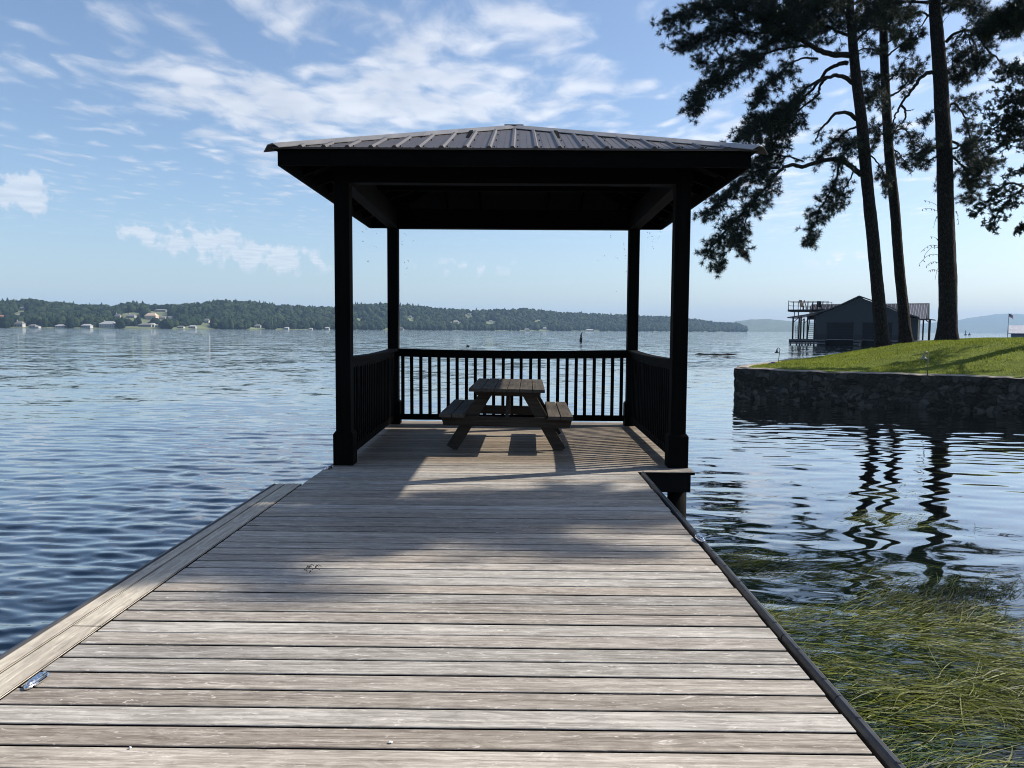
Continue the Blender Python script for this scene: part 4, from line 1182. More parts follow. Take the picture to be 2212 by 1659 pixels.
# --- broadleaf at the right edge and pine limbs from outside the frame
Y4 = 27.0
bx, by = 20.2, 25.0
tb4 = [Vector((bx, by, gz_(bx, by)-.1)), Vector((bx-.1, by, 4)), Vector((bx-.2, by+.1, 8)), Vector((bx-.1, by+.2, 13)), Vector((bx, by+.2, 18))]
t4 = Tree('broadleaf_tree', 'dark dense leafy tree reaching in at the right edge beside the thick pine', 'tree', tb4, [.3, .27, .23, .15, .04], 'shade trees on the lawn')
def L4(pts, dY, r, f0, dens, blen): t4.limb(line3(pts, by, dY), r, None, f0, dens, blen)
L4([(2330, 720), (2250, 660), (2140, 650), (2040, 690), (1960, 740)], .5, .10, .2, 15, .6)
L4([(2330, 520), (2220, 440), (2120, 400), (2020, 420)], -.5, .08, .35, 12, .5)
L4([(2330, 820), (2230, 740), (2110, 740), (2000, 800)], 1, .08, .25, 15, .6)
L4([(2330, 580), (2230, 540), (2140, 560), (2040, 590)], 0, .08, .3, 15, .55)
L4([(2330, 960), (2230, 1020), (2133, 1090), (2050, 1150), (1980, 1240), (1930, 1340)], -.5, .06, .42, 12, .4)
L4([(2133, 1080), (2050, 1060), (1960, 1120), (1900, 1200), (1840, 1250)], -.2, .04, .2, 12, .36)
L4([(2330, 920), (2220, 940), (2120, 980), (2050, 1000)], .5, .05, .4, 9, .35)
L4([(2330, 1200), (2230, 1230), (2150, 1290), (2090, 1340)], .3, .04, .45, 12, .3)
L4([(2300, 300), (2230, 250), (2170, 290)], .3, .06, .3, 10, .5)
for c, rx, rz, n in (((2060, 640), .75, .65, 50), ((2110, 790), .7, .40, 40), ((2120, 480), .4, .5, 22)):
    t4.mass(at(*c3(*c), by), (rx, 1.5, rz), n, blen=.5)
for q in range(20):
    a = q*2.4; z = 6+q*.62; b = Vector((bx-.15, by+.1, z)); r_ = 4.4-abs(q-8)*.22
    if math.cos(a) < 0: r_ *= 0.5
    e = b+Vector((math.cos(a)*r_, math.sin(a)*r_, 1.0))
    t4.limb([b, b.lerp(e, .5)+Vector((0, 0, .3)), e], .07, None, .3, 9, .9)
t4.finish(K=17, broad=True)

# --- big pine whose trunk stands right of the frame; it hangs over the cove and shades the dock
bx, by = 19.0, 12.5
t5b = [Vector((bx, by, gz_(bx, by)-.1)), Vector((bx-.2, by, 5)), Vector((bx-.3, by+.1, 10)), Vector((bx-.2, by+.2, 16)), Vector((bx, by+.2, 22))]
t5 = Tree('pine_tree', 'pine at far right, only a high limb showing in the upper right corner', 'tree', t5b, [.36, .33, .28, .19, .04], G_P)
sv = SUN
def over(x, y, t, j=0.0): return Vector((x, y, 0))+sv*t+Vector((0, 0, j))
t5.limb([Vector((bx-.3, by, 8.6)), Vector((14.5, 11.6, 9.6)), over(0.6, 6.6, 15.6), over(-.9, 6.0, 14.2), over(-2.0, 5.4, 12.8), over(-3.2, 5.0, 11.6)], .13, .03, .38, 9, .85)
t5.limb([Vector((bx-.3, by, 9.6)), over(2.0, 6.9, 18.5), over(.4, 6.2, 16.6), over(-1.0, 5.4, 15), over(-2.2, 5.0, 13.5)], .11, .02, .42, 8, .8)
t5.limb([over(-.4, 6.2, 14.6), over(-1.2, 5.4, 14.0), over(-2.2, 5.1, 13.8), over(-3.0, 4.9, 13.4)], .05, .015, .1, 9, .7)
for (x, y, t, rx, ry, n) in ((-1.6, 5.5, 13.4, .8, .6, 40), (-.5, 5.9, 14.3, .7, .5, 26), (.6, 6.5, 15.6, .8, .28, 14), (-3.0, 4.9, 12, .9, .6, 30), (-2.3, 5.9, 13, .6, .5, 22), (-2.5, 5.6, 13, .8, .5, 24), (-2.2, 4.75, 13, .5, .3, 14)):
    t5.mass(over(x, y, t), (rx, ry, .35), n, blen=.6)
for q in range(12):
    a = q*2.4+.5; z = 11+q*.8; b = Vector((bx-.2, by+.1, z)); r_ = 3.8-q*.25
    e = b+Vector((math.cos(a)*r_, math.sin(a)*r_*.38, .8))
    t5.limb([b, b.lerp(e, .5)+Vector((0, 0, .4)), e], .07, None, .3, 6, .9)
# limb showing in the upper right corner
t5.limb([Vector((bx-.2, by+.1, 9.3)), at(2330, -60, 17.5), at(2215, 0, 20), at(2165, 40, 21), at(2120, 70, 22)], .09, .02, .45, 8, .55)
t5.limb([at(2300, -40, 18), at(2230, 20, 20), at(2205, 60, 21)], .04, .015, .2, 9, .5)
t5.finish()

# ------------------------------------------------------------------ boathouse on the lake
M_bwall = simple('grey_blue_siding', (0.015, 0.023, 0.028), 0.7, var=0.12, scale=3)
M_bband = simple('dark_wainscot', (0.007, 0.008, 0.012), 0.7)
M_bdoor = simple('dark_roll_door', (0.004, 0.0045, 0.007), 0.6, spec=0.2)
M_btrim = simple('boathouse_timber', (0.010, 0.0095, 0.010), 0.6, spec=0.2)
M_broof = metal_roof('boathouse_roof_metal', (0.030, 0.028, 0.032), 0.4)
M_bdock = simple('grey_dock_fascia', (0.10, 0.10, 0.11), 0.8, var=0.3)
M_rib = simple('bright_rib', (0.22, 0.21, 0.22), 0.4)
M_pale = simple('pale_threshold', (0.42, 0.42, 0.43), 0.6)
def boathouse():
    Y = 119.0
    c = at(1852.4, 746.2, Y)
    r = thing('boathouse', 'grey blue two door boathouse with a roof deck, standing on piles in the lake', 'boathouse', (c.x, c.y, WATER_Z), rz=R(-29))
    def B(mb, n, m, p=r, **k): return mb.build(n, m, p, **k)
    z0 = 0.85
    # walls
    gable = [(-6.2, z0), (6.4, z0), (6.4, 4.55), (5.8, 4.85), (3.9, 5.85), (0, 7.4), (-2.5, 6.15), (-4.5, 5.3), (-6.2, 4.5)]
    mb = MB(); mb.prism([(x, 0, z) for x, z in gable], (0, 6.2, 0))
    mb.bb(-6.2, 8.1, 6.2, 11.8, z0, 4.2)
    mb.prism([(-7.3, 6.2, 4.2), (-7.3, 11.8, 4.2), (-7.3, 9.0, 6.25)], (16.3, 0, 0))
    mb.bb(6.4, 8.1, 1.2, 6.2, z0, 4.2)
    B(mb, 'wall', M_bwall)
    for x0, x1 in ((-6.22, -4.6), (-0.55, 0.55), (4.8, 6.42)):
        mb = MB(); mb.bb(x0, x1, -0.03, -0.003, z0, 1.68); B(mb, 'wainscot', M_bband)
    for x0, x1 in ((-4.5, -0.66), (0.6, 4.7)):
        mb = MB()
        for i in range(6): mb.bb(x0, x1, -0.05, -0.003, 0.80+i*.445, 0.80+i*.445+.43)
        d = B(mb, 'roll_door', M_bdoor)
        mb = MB(); mb.bb(x0-.1, x1+.1, -0.06, -0.004, 3.48, 3.56); B(mb, 'door_frame', M_btrim, d)
        mb = MB(); mb.bb(x0, x1, -.12, -.052, 0.84, 0.89); B(mb, 'threshold', M_pale, d)
    # front gable roof
    line = [(-10.4, 4.22), (-7.0, 4.75), (-4.5, 5.42), (-2.5, 6.25), (0, 7.5), (3.9, 5.98), (5.9, 4.98), (8.3, 4.2)]
    mb = MB()
    top = [(x, -0.45, z+.16) for x, z in line]; bot = [(x, -0.45, z) for x, z in reversed(line)]
    n = len(line)
    P = np.array(top+bot); Q = P+np.array([0, 7.5, 0])
    Fc = []
    m2 = 2*n
    for i in range(n-1):
        j = m2-1-i
        Fc += [(i, i+1, j-1, j), (i+m2, j+m2, j-1+m2, i+1+m2)]
    Fc += [(i, i+m2, (i+1) % m2+m2, (i+1) % m2) for i in range(m2)]
    mb.add(np.vstack([P, Q]), Fc)
    B(mb, 'front_roof', M_broof)
    # main cross roof with ribs
    mb = MB()
    a0, a1, b0 = -8.2, 9.35, 6.55
    for sgn, ye in ((-1, 5.3), (1, 12.7)):
        mb.prism([(a0, ye, 4.05), (a0, 9.0, b0), (a0, 9.0, b0+.14), (a0, ye, 4.19)], (a1-a0, 0, 0))
        for i in range(31):
            x = a0+0.1+i*0.575
            mb.bar((x, ye, 4.20), (x, 9.0, b0+.15), 0.06, 0.07, mi=1)
    B(mb, 'cross_roof', [M_broof, M_rib])
    # right shed roof to the front of the cross gable
    mb = MB(); mb.prism([(5.6, 0.8, 4.0), (9.1, 0.8, 4.0), (9.1, 8.0, 6.35), (5.6, 8.0, 6.35)], (0, 0, .1))
    for i in range(10): mb.bar((5.8+i*.36, 0.8, 4.13), (5.8+i*.36, 8.0, 6.48), 0.06, 0.06, mi=1)
    B(mb, 'shed_roof', [M_broof, M_rib])
    mb = MB(); mb.prism([(8.2, 4, 4.25), (10.3, 4, 3.95), (10.3, 4, 4.03), (8.2, 4, 4.35)], (0, 8, 0)); B(mb, 'porch_roof', M_broof)
    # posts
    for x, y in ((-9.6, 0.2), (-8.4, 0.2), (-7.4, 0.2), (-6.35, 0.15), (-9.6, 6), (-9.6, 11), (8.7, 4.6), (9.5, 4.4), (9.5, 11)):
        mb = MB(); mb.bb(x-.11, x+.11, y-.11, y+.11, z0, 4.1 if x > 0 else min(4.35+(x+9.6)*.12, 4.6))
        p = B(mb, 'porch_post', M_btrim)
        if abs(x) > 9.4:
            s = 1 if x < 0 else -1
            mb = MB(); mb.bar((x, y, 3.55), (x+s*.75, y, 4.2), .1, .1); B(mb, 'brace', M_btrim, p)
    # stairs to the roof deck
    mb = MB()
    for s in (-.55, .55): mb.bar((-7.0+s+.1, 0.6, z0), (-6.9+s*.85, 2.4, 4.6), .09, .2)
    for i in range(11): mb.bb(-7.5, -6.4, 0.6+i*.165, 0.6+i*.165+.2, 1.1+i*.33, 1.15+i*.33)
    B(mb, 'stair', M_btrim)
    # roof deck
    mb = MB(); mb.bb(-10.5, -4.4, 0.3, 5.0, 5.28, 5.60); B(mb, 'roof_deck', M_btrim)
    for x, y in ((-9.5, 0.6), (-8.9, 0.6), (-9.5, 4.5), (-6.5, 4.5)):
        mb = MB(); mb.bb(x-.05, x+.05, y-.05, y+.05, 4.3, 5.29); B(mb, 'deck_post', M_btrim)
    mb = MB()
    for y in (0.4, 4.9):
        for z in (6.85, 6.25): mb.bar((-10.4, y, z), (-4.5, y, z), .06 if z > 6.5 else .02, .06 if z > 6.5 else .02)
    for z in (6.85, 6.25): mb.bar((-10.4, .4, z), (-10.4, 4.9, z), .05, .05)
    rl = B(mb, 'railing', M_btrim)
    for y in (0.4, 4.9):
        for x in np.linspace(-10.4, -4.5, 9):
            mb = MB(); mb.bb(x-.045, x+.045, y-.045, y+.045, 5.6, 7.05 if x in (-10.4,) else 6.9); B(mb, 'rail_post', M_btrim, rl)
    # dock skirt, piles
    for x0, x1 in ((-10.1, -4.65), (-0.6, 0.55), (4.75, 9.6)):
        mb = MB(); mb.bb(x0, x1, -.25, 12, 0.62, 0.86); B(mb, 'deck_edge', M_bdock)
        mb = MB(); mb.bb(x0, x1, -.12, 12, 0.40, 0.61); B(mb, 'under_beam', M_btrim)
        mb = MB(); mb.bb(x0, x1, -.24, -.14, 0.14, 0.38); B(mb, 'lower_fender', M_bdock)
    for x in (-9.9, -8.5, -7.2, -5.8, -4.7, -.5, .5, 4.8, 6.3, 8, 9.4):
        for y in (0.1, 6, 11.5):
            mb = MB(); mb.tube([(x, y, -1.5), (x, y, .61)], .13, 8); B(mb, 'pile', M_btrim)
    # dark backs of the two slips
    mb = MB(); mb.bb(-6.1, 8.0, 2.0, 2.1, -0.3, .84); B(mb, 'slip_back', M_bdoor)
    # furniture on the roof deck, ladder on the porch
    def local(x, y, z): return r.matrix_basis @ Vector((x, y, z))
    def deckchair(x, y, rz, label, high=1.3):
        t = thing('deck_chair', label, 'chair', local(x, y, 5.6), 'chairs on the boathouse roof deck', R(-29)+rz)
        mb = MB(); mb.bb(-.35, .35, -.35, .35, .38, .46); mb.build('seat', M_btrim, t)
        mb = MB(); mb.bar((0, .3, .42), (0, .62, high), .66, .06, up=(0, 1, .3)); mb.build('backrest', M_btrim, t)
        for sx in (-.3, .3):
            for sy in (-.3, .3):
                mb = MB(); mb.bb(sx-.035, sx+.035, sy-.035, sy+.035, 0, .38 if sy > 0 else .62); mb.build('leg', M_btrim, t)
    deckchair(-8.3, 1.4, R(60), 'dark chair tipped back at the left of the boathouse roof deck', 1.55)
    deckchair(-7.6, 1.6, R(90), 'dark chair beside the tipped one on the boathouse roof deck', 1.5)
    deckchair(-6.0, 1.8, R(10), 'dark upright chair near the gable on the boathouse roof deck', 1.35)
    t = thing('swim_ladder', 'dark swim ladder raised upright on the boathouse porch', 'ladder', local(-9.0, -.1, .86), None, R(-29))
    mb = MB()
    for s in (-.14, .14): mb.bar((s+.1, 0, 0), (s, 0, 2.2), .05, .05)
    mb.build('rail', M_btrim, t)
    mb = MB()
    for i in range(7): mb.bb(-.14, .2, -.03, .03, .25+i*.28, .29+i*.28)
    mb.build('rung', M_btrim, t)
boathouse()

# ------------------------------------------------------------------ second boathouse and flag at the right edge
M_grey = simple('pale_grey_siding', (0.16, 0.20, 0.26), 0.7, var=0.1)
M_tin = metal_roof('pale_tin_roof', (0.38, 0.38, 0.40), 0.4)
c = at(2178, 728, 128.0)
sh = thing('lake_shed', 'low grey blue shed with a pale tin roof beyond the lawn at the right edge', 'shed', (c.x, c.y, WATER_Z), None, R(-32))
mb = MB(); mb.bb(0.4, 9.0, 0, 7, 0.1, 2.05); mb.prism([(0.4, 0, 2.05), (0.4, 7, 2.05), (0.4, 3.5, 3.2)], (8.6, 0, 0)); mb.build('wall', M_grey, sh)
mb = MB()
mb.prism([(0, -.4, 1.95), (0, 3.5, 3.28), (0, 3.5, 3.38), (0, -.4, 2.05)], (9.6, 0, 0)); mb.prism([(0, 7.4, 1.95), (0, 7.4, 2.05), (0, 3.5, 3.38), (0, 3.5, 3.28)], (9.6, 0, 0))
mb.build('roof', M_tin, sh)
mb = MB(); mb.bb(3.0, 5.0, -.06, -.003, .2, 1.7); mb.build('door', simple('white_door', (0.5, 0.5, 0.5), .6), sh)
mb = MB(); mb.bb(-1, 10, -1.0, 8, -.2, .1); mb.build('deck', M_bdock, sh)
c = at(2177, 706, 127.0)
fl = thing('flag', 'small striped flag with a blue canton on a thin leaning pole by the shed', 'flag', (c.x, c.y, WATER_Z+.1))
topf = at(2179.5, 677, 127.0)-Vector(fl.location)
mb = MB(); mb.tube([(0, 0, 0), tuple(topf)], [.05, .03], 6); mb.build('pole', M_bdock, fl)
fm, ft, fo = new_mat('striped_flag')
cr = ft.add('ShaderNodeTexCoord').outputs['UV']
ux, uy, uz = ft.sep(cr)
stripe = ft.math('GREATER_THAN', ft.math('FRACT', ft.math('MULTIPLY', uy, 6.5)), 0.5)
cc = ft.mix(stripe, (0.45, 0.03, 0.04), (0.7, 0.7, 0.7))
cant = ft.math('MULTIPLY', ft.math('LESS_THAN', ux, 0.4), ft.math('GREATER_THAN', uy, 0.46))
star = ft.add('ShaderNodeTexVoronoi', _Vector=ft.comb(ft.math('MULTIPLY', ux, 14), ft.math('MULTIPLY', uy, 9), 0.0), _Scale=1.0, _Randomness=0.0).outputs[0]
can = ft.mix(ft.math('LESS_THAN', star, 0.22), (0.02, 0.03, 0.12), (0.7, 0.7, 0.7))
cc = ft.mix(cant, cc, can)
principled(ft, fo, Base_Color=cc, Roughness=0.8)
nu, nv = 14, 8
V = []; UV = []
for i in range(nu):
    for j in range(nv):
        u, v = i/(nu-1), j/(nv-1)
        V.append((topf.x-.01+u*.78, topf.y+.06*math.sin(u*7), topf.z-.06-(1-v)*.52-u*u*.38-.05*u*(1-v))); UV.append((u, v))
Ff = np.array([[i*nv+j, (i+1)*nv+j, (i+1)*nv+j+1, i*nv+j+1] for i in range(nu-1) for j in range(nv-1)])
fo_ = np_mesh('cloth', np.array(V), Ff, fm, fl, smooth=True)
uvl = fo_.data.uv_layers.new(name='uv')
for lp in fo_.data.loops: uvl.data[lp.index].uv = UV[lp.vertex_index]

# ------------------------------------------------------------------ things out on the water
M_bird = simple('dark_plumage', (0.012, 0.012, 0.012), 0.6)
def wpt(px, py):
    d = _f+_r*(px-CX)/F-_u*(py-CY)/F; t = (WATER_Z-EYE)/d[2]
    return Vector((d[0]*t, d[1]*t, WATER_Z))
c = wpt(1255, 738)
mb = MB(); mb.tube([c+Vector((0, 0, -1)), c+Vector((0, 0, .3)), c+Vector((.03, 0, .72))], [.30, .26, .20], 8, wob=.3)
tag(mb.build('stump', M_pile), 'dark stump sticking out of the open lake with a bird on top', 'stump')
mb = MB()
b = c+Vector((.02, 0, .70))
mb.tube([b, b+Vector((.02, 0, .2)), b+Vector((0, 0, .5)), b+Vector((.05, 0, .72)), b+Vector((.12, 0, .92)), b+Vector((.16, 0, 1.0))], [.05, .16, .17, .08, .06, .05], 8)
mb.tube([b+Vector((.15, 0, .98)), b+Vector((.34, 0, 1.04))], [.04, .012], 6)
mb.tube([b+Vector((-.05, 0, .3)), b+Vector((-.16, 0, -.12))], [.10, .04], 6)
tag(mb.build('cormorant', M_bird, smooth=True), 'dark upright water bird perched on the stump in the lake', 'bird')
c = wpt(1011, 748.5)
k_ = 0.6
mb = MB(); mb.tube([c+Vector(q)*k_ for q in ((-.35, 0, .06), (-.15, 0, .12), (.15, 0, .12), (.3, 0, .05))], [.03, .10, .09, .03], 8)
mb.tube([c+Vector(q)*k_ for q in ((-.12, 0, .15), (-.22, 0, .42), (-.28, 0, .5), (-.4, 0, .48))], [.04, .03, .045, .012], 6)
tag(mb.build('swimming_bird', M_bird, smooth=True), 'tiny dark bird swimming on the lake left of the stump', 'bird')
a, b = wpt(1502, 765.5), wpt(1592, 766.5)
mb = MB(); mb.tube([a.lerp(b, i/9)+Vector((0, .15*math.sin(i), .0+.02*math.sin(i*2))) for i in range(10)], [.05]+[.09]*8+[.04], 8, wob=.3)
tag(mb.build('floating_log', M_pile), 'long thin dark log floating right of the gazebo', 'log')
for px, h, lb in ((2086, 11, 'taller of two thin marks far out on the lake beside the shed'), (2094, 6, 'shorter of two thin marks far out on the lake beside the shed')):
    c = at(px, 720, 700); c.z = WATER_Z
    mb = MB(); mb.tube([c, c+Vector((0, 0, h*.42*.8)), c+Vector((0, 0, h*.42))], [.45, .35, .1], 8)
    mb.box(tuple(c+Vector((0, 0, .5))), (1.6, 1.2, 1.0))
    tag(mb.build('channel_marker', M_grey), lb, 'marker', 'channel markers')

# ------------------------------------------------------------------ weeds in the cove
def weeds():
    N = 110000
    P = np.column_stack([RNG.uniform(1.25, 9.5, N), RNG.uniform(2.2, 10.5, N)])
    x, y = P[:, 0], P[:, 1]
    nz = np.array([mnoise.noise((a*.9, b*1.3, 4.0))+.5*mnoise.noise((a*2.3, b*3.1, 9.0)) for a, b in P])
    big = np.array([mnoise.noise((a*.55+3, b*.75, 14.0)) for a, b in P])
    far = 1-smoothstep(y-0.30*np.clip(x-3.4, 0, 2.5)-nz*.6, 4.9, 8.3)
    dens = np.clip(far*(0.24+nz*1.0+big*.8+.45*(1-smoothstep(y, 3.0, 4.6))), 0, 1)
    dens += 0.35*np.clip((nz-.10)*2.2, 0, 1)*(1-smoothstep(y, 8.0, 11.5))*(x < 5.2)
    keep = RNG.random(N) < dens*(1-smoothstep(x, 6.5, 9.0))
    P = P[keep]; nz = nz[keep]; x, y = P.T; n = len(P)
    th = R(14)+1.0*np.array([mnoise.noise((a*.55, b*.8, 21.0)) for a, b in P])+RNG.normal(0, .28, n)
    tuft = np.array([mnoise.noise((a*1.7, b*2.0, 33.0)) for a, b in P])
    th += np.where(tuft > .35, RNG.normal(0, .9, n), 0)
    M = 9
    L = RNG.uniform(0.22, 0.75, n); cur = RNG.normal(0, .7, n)+.8*np.array([mnoise.noise((a*1.1, b*1.4, 55.0)) for a, b in P])
    w = RNG.uniform(0.0011, 0.0034, n)
    mean = RNG.normal(-.007, .013, n)+np.clip(nz, -.3, .6)*.02-.022*smoothstep(y, 5.0, 8.5)
    ctr = np.zeros((n, M, 3)); sd = np.zeros((n, M, 3))
    px, py = x.copy(), y.copy()
    ph = RNG.uniform(0, 6.28, n); fq = RNG.uniform(3, 9, n)
    for i in range(M):
        s = i/(M-1); a = th+cur*(s-.3)
        hw = water_h(px, py)
        lift = mean+0.014*np.sin(ph+fq*s)+np.where(tuft > .4, .010*np.sin(np.pi*s), 0)
        ctr[:, i] = np.column_stack([px, py, hw+lift])
        ww = w*(1-.85*s**3)*(0.6 if i == 0 else 1)
        tw = 0.5*np.sin(ph*2+s*3)
        sd[:, i] = np.column_stack([-np.sin(a)*ww*np.cos(tw), np.cos(a)*ww*np.cos(tw), ww*np.sin(tw)])
        px = px+np.cos(a)*L/(M-1); py = py+np.sin(a)*L/(M-1)
    ok = (ctr[:, :, 0].min(1) > 1.36)
    ctr, sd = ctr[ok], sd[ok]; n = len(ctr)
    V = np.stack([ctr-sd, ctr+sd], 2).reshape(-1, 3)
    base = (np.arange(n)*M*2)[:, None]+(np.arange(M-1)*2)[None, :]
    Fc = np.stack([base, base+1, base+3, base+2], -1).reshape(-1, 4)
    kind(np_mesh('water_weed', V, Fc, M_weed), 'stuff')
weeds()

# ------------------------------------------------------------------ far shore
SIL = np.array([(-300, 660), (-60, 655), (0, 652), (60, 648), (120, 655), (180, 660), (240, 662), (290, 655), (330, 660), (380, 660), (440, 655), (480, 650),
                (540, 652), (600, 660), (663, 663), (720, 664), (761, 659), (824, 657), (884, 659), (952, 668), (1040, 671), (1136, 667), (1212, 675), (1312, 679),
                (1392, 683), (1452, 685), (1512, 691), (1552, 697), (1592, 698), (1612, 706), (1620, 713)], float)
SHO = np.array([(-300, 1000), (0, 1050), (400, 1150), (800, 1450), (1100, 1800), (1400, 2200), (1620, 2700)], float)
def shore_Y(px): return float(np.interp(px, SHO[:, 0], SHO[:, 1]))
def shore_pt(px, v):
    """point on the far hillside: px = direction, v 0 shore .. 1 ridge"""
    Y0 = shore_Y(px); D = 380.0; Y = Y0+v*D
    ridge = at(px, float(np.interp(px, SIL[:, 0], SIL[:, 1])), Y0+D)
    zr = max(ridge.z-11.0, 1.0)
    zs = 0.2+zr*(0.06*min(v/.1, 1)+0.94*smoothstep(np.array([v]), 0.08, 1.0)[0])
    b = at(px, 712, Y)
    return Vector((b.x, Y, zs))
HOUSES = []
def far_shore():
    us = np.linspace(-300, 1618, 240); vs = np.linspace(0, 1, 16)
    V = np.array([[shore_pt(u, v) for v in vs]+[shore_pt(u, 1)+Vector((0, 300, 0))] for u in us]).reshape(-1, 3)
    k = len(vs)+1
    V = V.reshape(len(us), k, 3); V[:, 0, 2] = -1.0
    V = V.reshape(-1, 3)
    i = np.arange(len(us)-1)[:, None]*k+np.arange(k-1)[None, :]
    Fc = np.stack([i, i+k, i+k+1, i+1], -1).reshape(-1, 4)
    m = simple('far_meadow', (0.10, 0.12, 0.055), 0.95, var=0.5, scale=0.012)
    kind(np_mesh('hills', V, Fc, m, smooth=True), 'structure')
far_shore()

M_hw = simple('house_white', (0.40, 0.39, 0.37), 0.8, var=0.05)
M_ht = simple('house_tan', (0.48, 0.36, 0.27), 0.8, var=0.08)
M_hg = simple('house_grey', (0.30, 0.30, 0.30), 0.8, var=0.1)
M_hr = simple('house_roof_grey', (0.16, 0.155, 0.15), 0.8, var=0.1)
M_hrp = simple('house_roof_pale', (0.34, 0.34, 0.34), 0.7, var=0.05)
M_hrr = simple('house_roof_red', (0.38, 0.16, 0.11), 0.8, var=0.1)
M_win = simple('house_window', (0.05, 0.06, 0.07), 0.2)
def c5(x, y): return (x/7.373/1.1302, (730+y/7.373)/1.1302)
def c6_(x, y): return ((250+x/7.373)/1.1302, (730+y/7.373)/1.1302)
def far_house(px, py, w, h, label, wall=M_hw, roof=M_hr, chimney=False, v=None, win=True, kind_='house'):
    """px,py = middle of the base, w and h = width and total height in picture units"""
    # find the hillside height seen at this line of sight
    if v is None:
        v = 0.0
        for q in np.linspace(0, 1, 60):
            s = shore_pt(px, q)
            if s.z >= at(px, py, s.y).z: v = q; break
    s = shore_pt(px, v)
    Y = s.y; u = Y/F
    g = at(px, py, Y)
    W_, H_, D_ = w*u, h*u, max(6.0, w*u*.6)
    t = thing('boathouse' if kind_ == 'boathouse' else 'house', label, kind_, (g.x, Y, g.z-.8), 'buildings along the far shore')
    hw = H_*.58+.8
    mb = MB(); mb.bb(-W_/2, W_/2, 0, D_, 0, hw); mb.build('wall', wall, t)
    mb = MB(); o = .5
    mb.add([(-W_/2-o, -o, hw), (W_/2+o, -o, hw), (W_/2+o, D_+o, hw), (-W_/2-o, D_+o, hw), (-W_/2*.55, D_/2, H_+.8), (W_/2*.55, D_/2, H_+.8)],
           [(3, 2, 1, 0), (0, 1, 5, 4), (1, 2, 5), (2, 3, 4, 5), (3, 0, 4)])
    mb.build('roof', roof, t)
    if win:
        mb = MB(); n = max(2, int(W_/3.2))
        for i in range(n):
            x = -W_/2+W_*(i+.5)/n
            mb.bb(x-.7, x+.7, -.12, -.01, hw*.35, hw*.35+min(1.8, hw*.45))
        mb.build('windows', M_win, t)
    if chimney:
        mb = MB(); mb.bb(-W_*.28-.6, -W_*.28+.6, D_*.4, D_*.4+1.2, hw*.7, H_+2.6); mb.build('chimney', M_hw, t)
    HOUSES.append((px, v, w*.66, Y))
far_house(*c5(390, 205), 11, 8, 'white house high on the wooded hill above the left shore')
far_house(*c5(10, 360), 14, 9, 'red roofed house cut by the left edge of the picture', M_hw, M_hrr)
far_house(*c5(320, 296), 8, 3.5, 'long low white roof among trees below the high white house', M_hw, M_hrp, win=False)
far_house(*c5(330, 505), 18, 13, 'white house with a steep roof at the water, leftmost on the far shore', M_hw, M_hr, True)
far_house(*c5(575, 512), 14, 7, 'low grey roofed shelter at the water right of the steep white house', M_hg, M_hr, kind_='boathouse')
far_house(*c5(663, 515), 7, 4, 'tiny white cube of a boathouse beside the low grey shelter', M_hw, M_hrp, kind_='boathouse', win=False)
far_house(*c5(1070, 515), 19, 7, 'white hipped roof boathouse standing alone on the left far shore', M_hw, M_hrp, kind_='boathouse')
far_house(*c5(1540, 515), 20, 8, 'pale boathouse with a stepped roof just left of the grand white house', M_hw, M_hrp, kind_='boathouse')
far_house(*c5(1920, 515), 33, 14, 'grand white house with chimney at the water, widest on the left shore', M_hw, M_hg, True)
far_house(*c5(2110, 365), 12, 12, 'tan house with white chimney uphill behind the grand white house', M_ht, M_hr, True)
far_house(*c6_(500, 345), 18, 9, 'house with a tall white chimney uphill, between the two tan houses', M_hg, M_hr, True)
far_house(*c6_(860, 372), 24, 15, 'large tan mansion on a terrace in the middle of the hillside', M_ht, M_ht)
far_house(*c6_(1050, 372), 20, 8, 'grey roofed house joined to the right of the large tan mansion', M_hg, M_hr)
far_house(*c6_(1215, 395), 14, 11, 'tan gabled house, rightmost of the hillside houses', M_ht, M_hr)
far_house(*c6_(1030, 230), 26, 6, 'long grey house just under the hilltop trees', M_hg, M_hr)
far_house(*c6_(760, 500), 28, 8, 'long grey lodge at the water below the tan mansion', M_hg, M_hr)
far_house(*c6_(890, 505), 11, 9, 'white boathouse beside the long grey lodge', M_hw, M_hw, kind_='boathouse')
far_house(*c6_(990, 505), 11, 6, 'small house with pale gable at the water right of the lodge', M_hw, M_hr, kind_='boathouse')
far_house(*c6_(1400, 522), 14, 5, 'boathouse with white end wall below the right grassy slope', M_hw, M_hr, kind_='boathouse')
far_house(*c6_(1610, 522), 15, 6, 'open pale roofed boathouse beside the long shore road', M_hg, M_hrp, kind_='boathouse')
far_house(*c6_(1870, 435), 10, 10, 'white house with steep gables in the trees above the shore road', M_hw, M_hr)
far_house(*c6_(1915, 505), 6, 5, 'small white hut at the water under the steep gabled house', M_hw, M_hrp, win=False)
def c7(x, y): return ((x/2.602)/1.1302, (700+y/2.602)/1.1302)
far_house(*c7(1635, 262), 13, 8, 'white house half hidden by trees at the right part of the left shore')
far_house(*c7(1818, 270), 9, 5, 'white boathouse alone before the dark wooded shore', M_hw, M_hrp, kind_='boathouse', win=False)
far_house(*c7(1972, 272), 7, 3.5, 'small pale boathouse just left of the front gazebo post', M_hg, M_hrp, kind_='boathouse', win=False)
far_house(*c7(2076, 272), 9, 5.5, 'white boathouse touching the left front gazebo post', M_hw, M_hrp, kind_='boathouse')
def c8(x, y): return ((850+x/2.212)/1.1302, (700+y/2.212)/1.1302)
far_house(*c8(580, 195), 13, 5, 'white flat house in a clearing seen through the gazebo', M_hw, M_hw)
far_house(*c8(770, 193), 10, 4, 'white house further right in the trees seen through the gazebo', M_hw, M_hg)
